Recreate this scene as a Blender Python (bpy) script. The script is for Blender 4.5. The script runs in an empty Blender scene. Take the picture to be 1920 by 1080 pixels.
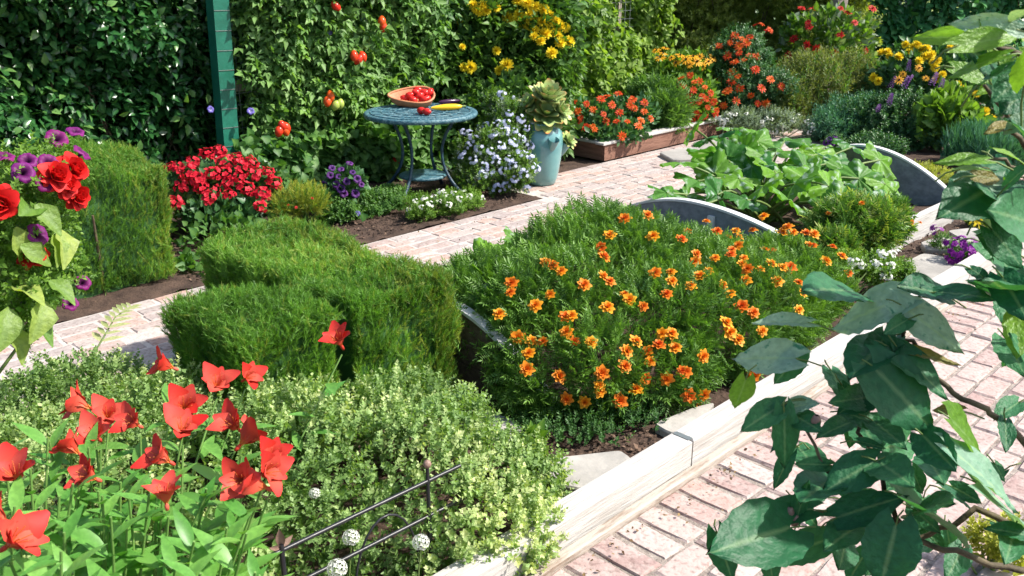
import bpy, math, random
import numpy as np
from mathutils import Matrix, Vector

# ------------------------------------------------------------------ camera, sky, sun, exposure
sc = bpy.context.scene
COL = sc.collection
CAMH, FPX, PITCH = 1.75, 1700.0, math.radians(19.9)
cam = bpy.data.cameras.new('camera'); camo = bpy.data.objects.new('camera', cam); COL.objects.link(camo)
camo.location = (0, 0, CAMH); camo.rotation_euler = (math.radians(90) - PITCH, 0, 0)
cam.sensor_width = 36; cam.lens = FPX / 1920 * 36; cam.clip_end = 500; cam.clip_start = .05
cam.dof.use_dof = True; cam.dof.focus_distance = 3.6; cam.dof.aperture_fstop = 9
sc.camera = camo
SUN_DIR = Vector((0.93, -0.06, 1.0)).normalized()
el = math.asin(SUN_DIR.z); az = math.atan2(SUN_DIR.x, SUN_DIR.y)
w = bpy.data.worlds.new('World'); sc.world = w; w.use_nodes = True
nt = w.node_tree; sky = nt.nodes.new('ShaderNodeTexSky'); sky.sky_type = 'NISHITA'; sky.sun_disc = False
sky.sun_elevation = el; sky.sun_rotation = az; sky.air_density = 1.0; sky.dust_density = 2.0; sky.ozone_density = .6
nt.links.new(sky.outputs[0], nt.nodes['Background'].inputs[0]); nt.nodes['Background'].inputs[1].default_value = 0.15
sun = bpy.data.lights.new('sun', 'SUN'); sun.energy = 5.0; sun.angle = math.radians(1.5); sun.color = (1, .955, .87)
suno = bpy.data.objects.new('sun', sun); COL.objects.link(suno)
suno.rotation_euler = (-SUN_DIR).to_track_quat('-Z', 'Y').to_euler(); suno.location = SUN_DIR * 20
sc.view_settings.view_transform = 'Standard'; sc.view_settings.look = 'None'; sc.view_settings.gamma = 1
sc.view_settings.exposure = 0.72
sc.render.engine = 'CYCLES'; sc.cycles.use_denoising = True
sc.cycles.max_bounces = 6; sc.cycles.diffuse_bounces = 3; sc.cycles.transmission_bounces = 4; sc.cycles.glossy_bounces = 2
sc.cycles.caustics_reflective = False; sc.cycles.caustics_refractive = False
try: sc.cycles.use_adaptive_sampling = True; sc.cycles.adaptive_threshold = .02
except Exception: pass

rs = np.random.default_rng(7); random.seed(7)

# ------------------------------------------------------------------ pixel and garden-grid helpers
FW = np.array([0, math.cos(PITCH), -math.sin(PITCH)]); UP = np.array([0, math.sin(PITCH), math.cos(PITCH)])
UG = np.array([0.70452, 0.70969, 0]); VG = np.array([0.70969, -0.70452, 0]); EYE = np.array([0, 0, CAMH])
GANG = math.atan2(UG[1], UG[0])
def ray(x, y):
    r = FW * FPX + np.array([1., 0, 0]) * (x - 960) + UP * (540 - y); return r / np.linalg.norm(r)
def PZ(x, y, z=0): r = ray(x, y); return EYE + r * ((z - CAMH) / r[2])
def PY(x, y, d): r = ray(x, y); return EYE + r * (d / r[1])
def PV(x, y, v): r = ray(x, y); return EYE + r * (v / (r @ VG))
def PU(x, y, u): r = ray(x, y); return EYE + r * (u / (r @ UG))
def W(u, v, z=0): return UG * u + VG * v + np.array([0, 0, z])
def uv(P): return float(P @ UG), float(P @ VG)
def nrm(a): return a / np.maximum(np.linalg.norm(a, axis=-1, keepdims=True), 1e-9)
def nz(P, f, s=0):
    P = np.asarray(P); r = np.random.default_rng(s); o = 0
    for i in range(5):
        k = nrm(r.normal(size=3)) * f * r.uniform(.6, 1.7); o = o + np.sin(P @ k + r.uniform(0, 6.3))
    return o / 2.5

# ------------------------------------------------------------------ mesh helpers
class G:
    def __init__(s): s.v = []; s.f = []; s.r = []; s.m = []; s.n = 0
    def add(s, v, f, r=0., m=0):
        v = np.asarray(v, float).reshape(-1, 3); f = np.asarray(f, int)
        s.v.append(v); s.f.append(f + s.n); s.r.append(np.broadcast_to(np.asarray(r, float), (len(v),)).copy())
        s.m.append(np.full(len(f), m)); s.n += len(v); return s
    def mesh(s, name, mats, smooth=True):
        me = bpy.data.meshes.new(name)
        V = np.concatenate(s.v); me.vertices.add(len(V)); me.vertices.foreach_set('co', V.ravel().astype(np.float32))
        loops = np.concatenate([f.ravel() for f in s.f]); tot = np.concatenate([np.full(len(f), f.shape[1]) for f in s.f])
        me.loops.add(len(loops)); me.loops.foreach_set('vertex_index', loops.astype(np.int32))
        me.polygons.add(len(tot)); me.polygons.foreach_set('loop_start', np.concatenate([[0], np.cumsum(tot)[:-1]]).astype(np.int32))
        me.polygons.foreach_set('material_index', np.concatenate(s.m).astype(np.int32))
        me.polygons.foreach_set('use_smooth', np.full(len(tot), smooth))
        a = me.attributes.new('rnd', 'FLOAT', 'POINT'); a.data.foreach_set('value', np.concatenate(s.r).astype(np.float32))
        for m in (mats if isinstance(mats, (list, tuple)) else [mats]): me.materials.append(m)
        me.update(calc_edges=True); return me
    def inst(s, tpl, T, d, n, size, rnd=None, m=0, spread=.0):
        tv, tf, tr = tpl; T = np.asarray(T, float).reshape(-1, 3); k = len(T)
        d = nrm(np.broadcast_to(d, (k, 3)).astype(float)); n = np.broadcast_to(n, (k, 3)).astype(float)
        z = nrm(n - (n * d).sum(1, keepdims=True) * d); x = np.cross(d, z)
        size = np.broadcast_to(np.asarray(size, float), (k,))
        M = np.stack([x, d, z], 2) * size[:, None, None]
        v = np.einsum('kij,nj->kni', M, tv) + T[:, None, :]
        if rnd is None: rnd = rs.random(k)
        rr = np.broadcast_to(np.asarray(rnd, float), (k,))[:, None] * (1 - spread) + spread * tr[None, :]
        f = (np.arange(k)[:, None, None] * len(tv) + tf[None]).reshape(-1, tf.shape[1])
        return s.add(v.reshape(-1, 3), f, rr.ravel(), m)
    def tube(s, path, rad, sides=6, m=0, r=.5, cap=True):
        p = np.asarray(path, float); k = len(p); rad = np.broadcast_to(np.asarray(rad, float), (k,))
        t = nrm(np.gradient(p, axis=0)); ref = np.array([0, 0, 1.]) if abs(t[:, 2]).mean() < .8 else np.array([1., .1, 0])
        a = nrm(np.cross(t, ref)); b = np.cross(t, a); th = np.linspace(0, 2 * np.pi, sides, endpoint=False)
        v = p[:, None] + (a[:, None] * np.cos(th)[None, :, None] + b[:, None] * np.sin(th)[None, :, None]) * rad[:, None, None]
        f = []
        for i in range(k - 1):
            for j in range(sides): f.append((i * sides + j, i * sides + (j + 1) % sides, (i + 1) * sides + (j + 1) % sides, (i + 1) * sides + j))
        s.add(v.reshape(-1, 3), f, r, m)
        if cap:
            for i in (0, k - 1):
                c = np.vstack([v[i], p[i]]); s.add(c, [(j, (j + 1) % sides, sides) for j in range(sides)], r, m)
        return s
    def box(s, c, h, m=0, r=.5, rot=None, bev=.0):
        c = np.asarray(c, float); h = np.asarray(h, float)
        if bev <= 0:
            v = np.array([(x, y, z) for x in (-1, 1) for y in (-1, 1) for z in (-1, 1)]) * h
            f = [(0, 1, 3, 2), (4, 6, 7, 5), (0, 4, 5, 1), (2, 3, 7, 6), (0, 2, 6, 4), (1, 5, 7, 3)]
        else:   # top edge chamfered
            b = bev; v = []
            for z, e in ((-h[2], 0), (h[2] - b, 0), (h[2], b)):
                v += [(-h[0] + e, -h[1] + e, z), (h[0] - e, -h[1] + e, z), (h[0] - e, h[1] - e, z), (-h[0] + e, h[1] - e, z)]
            v = np.array(v); f = [(3, 2, 1, 0), (8, 9, 10, 11)]
            for a in (0, 4):
                for j in range(4): f.append((a + j, a + (j + 1) % 4, a + 4 + (j + 1) % 4, a + 4 + j))
        if rot is not None: v = v @ rot.T
        return s.add(v + c, f, r, m)
    def lathe(s, prof, n=32, c=(0, 0, 0), m=0, r=.5):
        prof = np.asarray(prof, float); th = np.linspace(0, 2 * np.pi, n, endpoint=False); k = len(prof)
        v = np.stack([prof[:, 0][:, None] * np.cos(th), prof[:, 0][:, None] * np.sin(th), np.repeat(prof[:, 1][:, None], n, 1)], 2)
        f = [(i * n + j, i * n + (j + 1) % n, (i + 1) * n + (j + 1) % n, (i + 1) * n + j) for i in range(k - 1) for j in range(n)]
        return s.add(v.reshape(-1, 3) + np.asarray(c), f, r, m)
RG = np.array([[UG[0], -UG[1], 0], [UG[1], UG[0], 0], [0, 0, 1.]])    # local x = +u, local y = -v (away)

def thing(name, label, cat, loc=(0, 0, 0), group=None, kind=None):
    o = bpy.data.objects.new(name, None); COL.objects.link(o); o.location = Vector([float(q) for q in loc]); o.empty_display_size = .1
    if label: o['label'] = label
    if cat: o['category'] = cat
    if group: o['group'] = group
    if kind: o['kind'] = kind
    return o
def link(name, me, parent=None, M=None, kind=None, label=None, local=False):
    o = bpy.data.objects.new(name, me); COL.objects.link(o)
    if M is not None: o.matrix_basis = M
    if parent is not None:
        o.parent = parent
        if not local: o.matrix_parent_inverse = Matrix.Translation(-parent.location)
    if kind: o['kind'] = kind
    if label: o['label'] = label
    return o
def tag(o, label, cat, group=None):
    o['label'] = label; o['category'] = cat
    if group: o['group'] = group
    return o
def frame(T, d, n, size):
    d = nrm(np.asarray(d, float)); n = np.asarray(n, float); z = nrm(n - (n @ d) * d); x = np.cross(d, z)
    sx, sy, sz = (size if hasattr(size, '__len__') else (size,) * 3)
    M = Matrix.Identity(4)
    for i in range(3): M[i][0], M[i][1], M[i][2], M[i][3] = x[i] * sx, d[i] * sy, z[i] * sz, T[i]
    return M

# ------------------------------------------------------------------ materials
def mat(name):
    m = bpy.data.materials.new(name); m.use_nodes = True; n = m.node_tree; return m, n, n.nodes['Principled BSDF'], n.links.new
def ramp(n, stops):
    r = n.nodes.new('ShaderNodeValToRGB'); e = r.color_ramp.elements
    while len(e) < len(stops): e.new(.5)
    for q, (p, c) in zip(e, stops): q.position = p; q.color = (*c, 1)
    return r
def leafmat(name, dark, light, trans=.3, rough=.5, obj=False, tcol=None, spec=.35, vein=0, silver=None, mid=None):
    m, n, b, L = mat(name)
    stops = [(0, dark), (1, light)] if mid is None else [(0, dark), (.6, mid), (1, light)]
    r = ramp(n, stops)
    if obj:
        oi = n.nodes.new('ShaderNodeObjectInfo'); L(oi.outputs['Random'], r.inputs[0])
    else:
        a = n.nodes.new('ShaderNodeAttribute'); a.attribute_name = 'rnd'; L(a.outputs['Fac'], r.inputs[0])
    tc = n.nodes.new('ShaderNodeTexCoord'); no = n.nodes.new('ShaderNodeTexNoise'); no.inputs['Scale'].default_value = 9 if obj else 5
    no.inputs['Detail'].default_value = 3; L(tc.outputs['Object'], no.inputs['Vector'])
    mx = n.nodes.new('ShaderNodeMix'); mx.data_type = 'RGBA'; mx.blend_type = 'MULTIPLY'; mx.inputs[0].default_value = .55
    nr = ramp(n, [(.3, (.55, .6, .5)), (.7, (1.25, 1.2, 1.1))]); L(no.outputs['Fac'], nr.inputs[0])
    L(r.outputs[0], mx.inputs[6]); L(nr.outputs[0], mx.inputs[7]); col = mx.outputs[2]
    if silver:
        n2 = n.nodes.new('ShaderNodeTexNoise'); n2.inputs['Scale'].default_value = silver[1]; n2.inputs['Detail'].default_value = 4; L(tc.outputs['Object'], n2.inputs['Vector'])
        r2 = ramp(n, [(silver[2], (0, 0, 0)), (silver[2] + .1, (1, 1, 1))]); L(n2.outputs['Fac'], r2.inputs[0])
        m2 = n.nodes.new('ShaderNodeMix'); m2.data_type = 'RGBA'; L(r2.outputs[0], m2.inputs[0]); L(col, m2.inputs[6]); m2.inputs[7].default_value = (*silver[0], 1); col = m2.outputs[2]
    if vein:   # pale veins across the leaf, local y along the midrib
        at = n.nodes.new('ShaderNodeAttribute'); at.attribute_name = 'rnd'
        r3 = ramp(n, [(0, (0, 0, 0)), (.5, (.0, .0, .0)), (1, (1, 1, 1))]); L(at.outputs['Fac'], r3.inputs[0])
        m3 = n.nodes.new('ShaderNodeMix'); m3.data_type = 'RGBA'; mm = n.nodes.new('ShaderNodeMath'); mm.operation = 'MULTIPLY'; mm.inputs[1].default_value = vein
        L(r3.outputs[0], mm.inputs[0]); L(mm.outputs[0], m3.inputs[0]); L(col, m3.inputs[6]); m3.inputs[7].default_value = (.35, .5, .25, 1); col = m3.outputs[2]
        bp = n.nodes.new('ShaderNodeBump'); bp.inputs['Strength'].default_value = .5; bp.inputs['Distance'].default_value = .01; L(no.outputs['Fac'], bp.inputs['Height']); L(bp.outputs[0], b.inputs['Normal'])
    L(col, b.inputs['Base Color']); b.inputs['Roughness'].default_value = rough; b.inputs['Specular IOR Level'].default_value = spec
    t = n.nodes.new('ShaderNodeBsdfTranslucent'); hs = n.nodes.new('ShaderNodeMix'); hs.data_type = 'RGBA'; hs.blend_type = 'MULTIPLY'; hs.inputs[0].default_value = 1
    hs.inputs[7].default_value = (*(tcol or (1.5, 1.6, .55)), 1); L(col, hs.inputs[6]); L(hs.outputs[2], t.inputs[0])
    ms = n.nodes.new('ShaderNodeMixShader'); ms.inputs[0].default_value = trans; L(b.outputs[0], ms.inputs[1]); L(t.outputs[0], ms.inputs[2])
    L(ms.outputs[0], n.nodes['Material Output'].inputs[0]); return m
def petalmat(name, stops, alt=None, trans=.25, rough=.55):
    """stops run from a flower's heart (0) to its petal tips (1); alt: a second set mixed in by each flower's own random number"""
    m, n, b, L = mat(name)
    a = n.nodes.new('ShaderNodeAttribute'); a.attribute_name = 'rnd'
    r = ramp(n, stops); L(a.outputs['Fac'], r.inputs[0]); col = r.outputs[0]
    oi = n.nodes.new('ShaderNodeObjectInfo')
    if alt:
        r2 = ramp(n, alt); L(a.outputs['Fac'], r2.inputs[0]); mx = n.nodes.new('ShaderNodeMix'); mx.data_type = 'RGBA'
        L(oi.outputs['Random'], mx.inputs[0]); L(col, mx.inputs[6]); L(r2.outputs[0], mx.inputs[7]); col = mx.outputs[2]
    L(col, b.inputs['Base Color']); b.inputs['Roughness'].default_value = rough; b.inputs['Specular IOR Level'].default_value = .25
    t = n.nodes.new('ShaderNodeBsdfTranslucent'); L(col, t.inputs[0])
    ms = n.nodes.new('ShaderNodeMixShader'); ms.inputs[0].default_value = trans; L(b.outputs[0], ms.inputs[1]); L(t.outputs[0], ms.inputs[2])
    L(ms.outputs[0], n.nodes['Material Output'].inputs[0]); return m
def solid(name, c1, c2=None, scale=6, rough=.6, bump=0, metal=0, detail=5, stretch=None, spec=.4, obj=False, bscale=None, lo=.35, hi=.65, coat=0):
    m, n, b, L = mat(name); c2 = c2 or c1
    tc = n.nodes.new('ShaderNodeTexCoord'); mp = n.nodes.new('ShaderNodeMapping'); L(tc.outputs['Object'], mp.inputs[0])
    if stretch: mp.inputs['Scale'].default_value = stretch
    if obj:
        oi0 = n.nodes.new('ShaderNodeObjectInfo'); L(oi0.outputs['Random'], mp.inputs['Location'])
    no = n.nodes.new('ShaderNodeTexNoise'); no.inputs['Scale'].default_value = scale; no.inputs['Detail'].default_value = detail; no.inputs['Roughness'].default_value = .65; L(mp.outputs[0], no.inputs['Vector'])
    r = ramp(n, [(lo, c1), (hi, c2)]); L(no.outputs['Fac'], r.inputs[0]); col = r.outputs[0]
    if obj:
        oi = n.nodes.new('ShaderNodeObjectInfo'); hv = n.nodes.new('ShaderNodeHueSaturation'); ma = n.nodes.new('ShaderNodeMapRange'); L(oi.outputs['Random'], ma.inputs[0]); ma.inputs[3].default_value = .78; ma.inputs[4].default_value = 1.22
        L(ma.outputs[0], hv.inputs['Value']); L(col, hv.inputs['Color']); col = hv.outputs[0]
    L(col, b.inputs['Base Color']); b.inputs['Roughness'].default_value = rough; b.inputs['Metallic'].default_value = metal; b.inputs['Specular IOR Level'].default_value = spec
    if coat: b.inputs['Coat Weight'].default_value = coat
    if bump:
        n2 = n.nodes.new('ShaderNodeTexNoise'); n2.inputs['Scale'].default_value = bscale or scale * 4; n2.inputs['Detail'].default_value = 6; L(mp.outputs[0], n2.inputs['Vector'])
        bp = n.nodes.new('ShaderNodeBump'); bp.inputs['Strength'].default_value = bump; bp.inputs['Distance'].default_value = .01; L(n2.outputs['Fac'], bp.inputs['Height']); L(bp.outputs[0], b.inputs['Normal'])
    return m

M_soil = solid('soil', (.035, .02, .014), (.085, .052, .036), 9, .95, 1.0, bscale=60)
M_mulch = leafmat('mulch', (.03, .018, .013), (.17, .11, .08), 0, .9)
M_lawn = solid('lawn', (.12, .19, .03), (.3, .36, .09), 1.5, .9, .6)
def brickmat(name, cols, speck):
    m, n, b, L = mat(name)
    oi = n.nodes.new('ShaderNodeObjectInfo'); at = n.nodes.new('ShaderNodeAttribute'); at.attribute_name = 'rnd'
    ad = n.nodes.new('ShaderNodeMath'); ad.operation = 'ADD'; L(oi.outputs['Random'], ad.inputs[0]); L(at.outputs['Fac'], ad.inputs[1])
    fr = n.nodes.new('ShaderNodeMath'); fr.operation = 'FRACT'; L(ad.outputs[0], fr.inputs[0])
    r = ramp(n, [(i / (len(cols) - 1), c) for i, c in enumerate(cols)]); L(fr.outputs[0], r.inputs[0])
    geo = n.nodes.new('ShaderNodeNewGeometry'); no = n.nodes.new('ShaderNodeTexNoise'); no.inputs['Scale'].default_value = 16; no.inputs['Detail'].default_value = 8; no.inputs['Roughness'].default_value = .7; L(geo.outputs['Position'], no.inputs['Vector'])
    nr = ramp(n, [(.42, (0, 0, 0)), (.72, (1, 1, 1))]); L(no.outputs['Fac'], nr.inputs[0])
    mx = n.nodes.new('ShaderNodeMix'); mx.data_type = 'RGBA'; L(nr.outputs[0], mx.inputs[0]); L(r.outputs[0], mx.inputs[6]); mx.inputs[7].default_value = (*speck, 1)
    n2 = n.nodes.new('ShaderNodeTexNoise'); n2.inputs['Scale'].default_value = 55; n2.inputs['Detail'].default_value = 6; L(geo.outputs['Position'], n2.inputs['Vector'])
    n3 = ramp(n, [(.3, (.45, .42, .4)), (.5, (1, 1, 1))]); L(n2.outputs['Fac'], n3.inputs[0])
    m2 = n.nodes.new('ShaderNodeMix'); m2.data_type = 'RGBA'; m2.blend_type = 'MULTIPLY'; m2.inputs[0].default_value = .7; L(mx.outputs[2], m2.inputs[6]); L(n3.outputs[0], m2.inputs[7])
    L(m2.outputs[2], b.inputs['Base Color']); b.inputs['Roughness'].default_value = .85; b.inputs['Specular IOR Level'].default_value = .25
    bp = n.nodes.new('ShaderNodeBump'); bp.inputs['Strength'].default_value = .55; bp.inputs['Distance'].default_value = .006; L(n2.outputs['Fac'], bp.inputs['Height']); L(bp.outputs[0], b.inputs['Normal']); return m
M_brick = brickmat('worn_brick', [(.38, .245, .215), (.45, .34, .31), (.33, .225, .205), (.47, .38, .35), (.41, .265, .225)], (.47, .395, .36))
M_paver = brickmat('rear_paver', [(.35, .25, .22), (.33, .28, .265), (.41, .27, .22), (.40, .345, .32), (.32, .26, .245)], (.43, .38, .355))
M_joint = solid('sandy_joint', (.17, .135, .115), (.36, .31, .27), 25, .95, .8, bscale=90)
M_mortar = solid('pale_mortar', (.40, .35, .32), (.52, .47, .43), 20, .95, .5)
M_timber = solid('weathered_timber', (.34, .315, .285), (.48, .46, .435), 2.6, .8, .5, stretch=(1.0, 11, 11), bscale=9, lo=.28, hi=.56, detail=9)
M_timbers = solid('stained_timber', (.20, .14, .10), (.40, .35, .30), 3, .85, .5, stretch=(1.5, 9, 9), bscale=9, lo=.33, hi=.5)
M_plankd = solid('dark_plank', (.075, .05, .035), (.16, .115, .08), 3, .8, .6, stretch=(14, 1.2, 14), bscale=9)
M_greyply = solid('grey_board', (.13, .15, .17), (.22, .245, .265), 3, .6, .25, stretch=(9, 1, 9), bscale=20)
M_cap = solid('pale_trim', (.52, .53, .52), (.68, .68, .66), 8, .6, .2)
M_redwood = solid('redwood_board', (.16, .075, .05), (.28, .145, .10), 3, .8, .5, stretch=(1.2, 12, 12), bscale=9)
M_stone = solid('flagstone', (.27, .255, .235), (.42, .395, .36), 4, .85, .5, bscale=25, obj=True)
M_greenpaint = solid('green_paint', (.008, .10, .065), (.013, .145, .095), 10, .45, .15)
M_wire = solid('galvanised_wire', (.22, .25, .25), None, 5, .5, 0, .6)
M_rail = solid('grey_rail', (.26, .21, .18), (.36, .30, .26), 5, .85, .3, stretch=(1, 12, 12))
M_iron = solid('blue_painted_metal', (.015, .035, .06), (.03, .075, .10), 30, .42, .5, bscale=70, lo=.4, hi=.6)
M_ironlight = solid('worn_blue_metal', (.03, .10, .135), (.17, .28, .30), 38, .45, .8, bscale=60, lo=.45, hi=.72)
M_glaze = solid('teal_glaze', (.075, .22, .235), (.17, .36, .35), 2.2, .16, .05, detail=8, spec=.6, lo=.3, hi=.7, coat=.5)
M_terra = solid('terracotta', (.42, .15, .07), (.55, .23, .11), 12, .6, .2)
M_black = solid('black_iron', (.012, .013, .016), (.022, .022, .026), 12, .35, .1)
M_bronze = solid('rusty_bronze', (.14, .085, .06), (.30, .19, .15), 20, .5, .2)
M_tomato = petalmat('tomato_skin', [(0, (.55, .02, .012)), (1, (.62, .035, .02))], [(0, (.6, .10, .015)), (1, (.62, .08, .015))], 0, .22)
M_tomred = petalmat('ripe_tomato_skin', [(0, (.55, .022, .018)), (1, (.62, .03, .025))], None, 0, .18)
M_tomgreen = petalmat('green_tomato_skin', [(0, (.30, .38, .07)), (1, (.34, .42, .09))], None, 0, .25)
M_yellowskin = petalmat('yellow_skin', [(0, (.75, .40, .015)), (1, (.80, .50, .03))], None, 0, .3)
M_egg = petalmat('dark_purple_skin', [(0, (.03, .008, .03)), (1, (.05, .012, .05))], None, 0, .2)
M_stem = leafmat('green_stem', (.10, .16, .04), (.2, .28, .08), .1)
M_twig = solid('brown_twig', (.055, .038, .022), (.12, .09, .05), 12, .9, .5)
M_bark = solid('shrub_bark', (.05, .04, .022), (.15, .115, .065), 14, .8, .5)
M_rose = leafmat('rosemary_green', (.05, .14, .02), (.30, .47, .10), .35, .5, mid=(.14, .30, .045))
M_roset = leafmat('sunlit_rosemary', (.10, .17, .025), (.36, .43, .085), .35, .5)  # brighter copy of rosemary_green, sunlight put into the colour
M_oreg = leafmat('oregano_green', (.09, .19, .05), (.60, .65, .34), .3, .5, mid=(.25, .38, .13))
M_mari = leafmat('marigold_green', (.035, .12, .02), (.17, .32, .055), .3, .45)
M_laurel = leafmat('laurel_green', (.014, .075, .022), (.14, .29, .07), .25, .28, spec=.5, mid=(.045, .15, .04))
M_laurelo = leafmat('laurel_green_single', (.018, .085, .024), (.17, .33, .09), .25, .28, obj=True, spec=.5)
M_tomv = leafmat('tomato_vine_green', (.035, .125, .035), (.21, .37, .10), .35, .5)
M_vine = leafmat('mixed_vine_green', (.025, .105, .028), (.16, .31, .07), .35, .5)
M_tag = leafmat('shrub_marigold_green', (.02, .085, .018), (.11, .22, .04), .3, .5)
M_hop = leafmat('hop_green', (.06, .16, .025), (.32, .45, .09), .4, .5)
M_olive = leafmat('olive_green', (.09, .15, .03), (.36, .43, .10), .4, .55)
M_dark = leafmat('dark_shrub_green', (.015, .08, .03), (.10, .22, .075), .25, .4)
M_ivy = leafmat('ivy_green', (.022, .13, .05), (.11, .32, .11), .25, .35)
M_fresh = leafmat('fresh_green', (.05, .15, .02), (.22, .36, .06), .35, .5)
M_feath = leafmat('feathery_green', (.04, .13, .03), (.16, .29, .07), .35, .5)
M_mead = leafmat('meadow_green', (.09, .13, .035), (.26, .29, .10), .35, .6)
M_grey = leafmat('grey_green', (.10, .16, .10), (.30, .38, .28), .3, .6)
M_teal = leafmat('blue_green_spikes', (.02, .10, .06), (.10, .26, .16), .25, .5)
M_lime = leafmat('lime_groundcover', (.20, .26, .03), (.52, .52, .10), .35, .5)
M_thyme = leafmat('thyme_green', (.02, .085, .02), (.10, .22, .06), .3, .5)
M_cream = leafmat('cream_straps', (.28, .31, .14), (.52, .52, .32), .3, .5)
M_alst = leafmat('lily_leaf_green', (.085, .26, .045), (.20, .42, .09), .35, .38, obj=True)
M_alsts = leafmat('lily_stem_green', (.12, .25, .06), (.22, .38, .1), .2)
M_squash = leafmat('squash_leaf', (.03, .15, .03), (.17, .36, .03), .35, .48, obj=True, vein=.6, silver=((.40, .50, .42), 4, .55), spec=.25)
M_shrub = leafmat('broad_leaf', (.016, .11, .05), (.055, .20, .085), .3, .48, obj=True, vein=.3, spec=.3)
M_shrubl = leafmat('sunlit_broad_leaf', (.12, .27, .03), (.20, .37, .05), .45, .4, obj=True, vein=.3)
M_shrubp = leafmat('pale_broad_leaf', (.16, .31, .22), (.32, .46, .35), .25, .5, obj=True, vein=.5, silver=((.05, .2, .12), 7, .60))
M_shrubo = leafmat('browning_leaf', (.14, .14, .03), (.26, .20, .05), .3, .5, obj=True, vein=.3)
M_limeleaf = leafmat('lime_petunia_leaf', (.12, .24, .04), (.36, .44, .11), .4, .45, obj=True, vein=.2)
M_succ = petalmat('succulent', [(0, (.13, .22, .05)), (.7, (.33, .44, .14)), (.9, (.44, .40, .12)), (1, (.52, .12, .05))], [(0, (.15, .25, .07)), (.7, (.38, .50, .20)), (1, (.48, .52, .22))], .12, .4)
# petals
M_pmari = petalmat('marigold_petal', [(0, (.60, .10, .008)), (.45, (.76, .22, .008)), (1, (.84, .46, .02))], [(0, (.40, .02, .006)), (.5, (.64, .07, .008)), (1, (.76, .22, .015))])
M_pyel = petalmat('yellow_petal', [(0, (.78, .50, .008)), (1, (.87, .72, .035))], None, .35)
M_pzin = petalmat('zinnia_petal', [(0, (.55, .22, .01)), (.15, (.5, .03, .01)), (1, (.72, .075, .015))], [(0, (.6, .25, .01)), (.15, (.6, .08, .01)), (1, (.78, .16, .02))])
M_prud = petalmat('rudbeckia_petal', [(0, (.06, .02, .01)), (.22, (.08, .02, .01)), (.3, (.72, .3, .01)), (1, (.8, .42, .02))])
M_predd = petalmat('crimson_petal', [(0, (.35, .01, .01)), (1, (.62, .025, .02))])
M_pdbl = petalmat('scarlet_petunia_petal', [(0, (.38, .006, .008)), (1, (.72, .022, .02))])
M_ppet = petalmat('purple_petunia_petal', [(0, (.02, .003, .02)), (.2, (.10, .006, .06)), (1, (.34, .012, .14))], [(0, (.03, .003, .03)), (.25, (.11, .01, .10)), (1, (.20, .02, .20))])
M_pger = petalmat('geranium_petal', [(0, (.40, .008, .02)), (1, (.66, .012, .035))], [(0, (.42, .01, .025)), (1, (.70, .03, .055))])
M_plily = petalmat('lily_petal', [(0, (.70, .30, .04)), (.22, (.55, .04, .02)), (1, (.50, .010, .012))], [(0, (.70, .24, .06)), (.3, (.70, .16, .10)), (1, (.60, .05, .04))], .15)
M_plumb = petalmat('plumbago_petal', [(0, (.62, .62, .72)), (1, (.36, .42, .68))], [(0, (.7, .7, .75)), (1, (.5, .55, .74))])
M_white = petalmat('white_petal', [(0, (.66, .68, .5)), (1, (.8, .81, .78))])
M_pviol = petalmat('violet_petal', [(0, (.05, .015, .10)), (1, (.10, .03, .19))], [(0, (.06, .015, .1)), (1, (.15, .035, .22))])
M_pmag = petalmat('magenta_petal', [(0, (.12, .01, .15)), (1, (.30, .025, .33))])
M_pblue = petalmat('blue_trumpet_petal', [(0, (.5, .5, .7)), (.3, (.16, .13, .45)), (1, (.13, .11, .42))])

# ------------------------------------------------------------------ leaf and sprig templates: (verts, faces, per-vertex value)
def leaf_tpl(rows, wf, fold=.35, droop=.15, cols=3, wave=0):
    t = np.linspace(0, 1, rows + 1); s = np.linspace(-1, 1, cols); v = []; r = []
    for i, a in enumerate(t):
        for q in s:
            wd = wf(a); v.append((q * wd, a - .12 * abs(q) * wd * (a > .5), abs(q) * wd * fold - droop * a * a + wave * math.sin(a * 9 + q * 2) * abs(q) * wd)); r.append(1 - abs(q))
    f = [(i * cols + j, i * cols + j + 1, (i + 1) * cols + j + 1, (i + 1) * cols + j) for i in range(rows) for j in range(cols - 1)]
    return np.array(v), np.array(f), np.array(r)
def dia(wd=.28, fold=.3, b=.42, droop=.12): return (np.array([(0, 0, 0), (wd, b, wd * fold), (0, 1, -droop), (-wd, b, wd * fold)]), np.array([(0, 1, 2), (0, 2, 3)]), np.array([.0, .5, 1, .5]))
def join(parts):
    v = []; f = []; r = []; n = 0
    for a, b, c in parts:
        v.append(a); f.append(b + n); r.append(c); n += len(a)
    return np.concatenate(v), np.concatenate(f), np.concatenate(r)
def put(tpl, T, d, n, s, val=None):
    g = G(); g.inst(tpl, [T], np.array([d]), np.array([n]), s); return g.v[0], tpl[1], (tpl[2] if val is None else np.full(len(tpl[2]), val))
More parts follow.
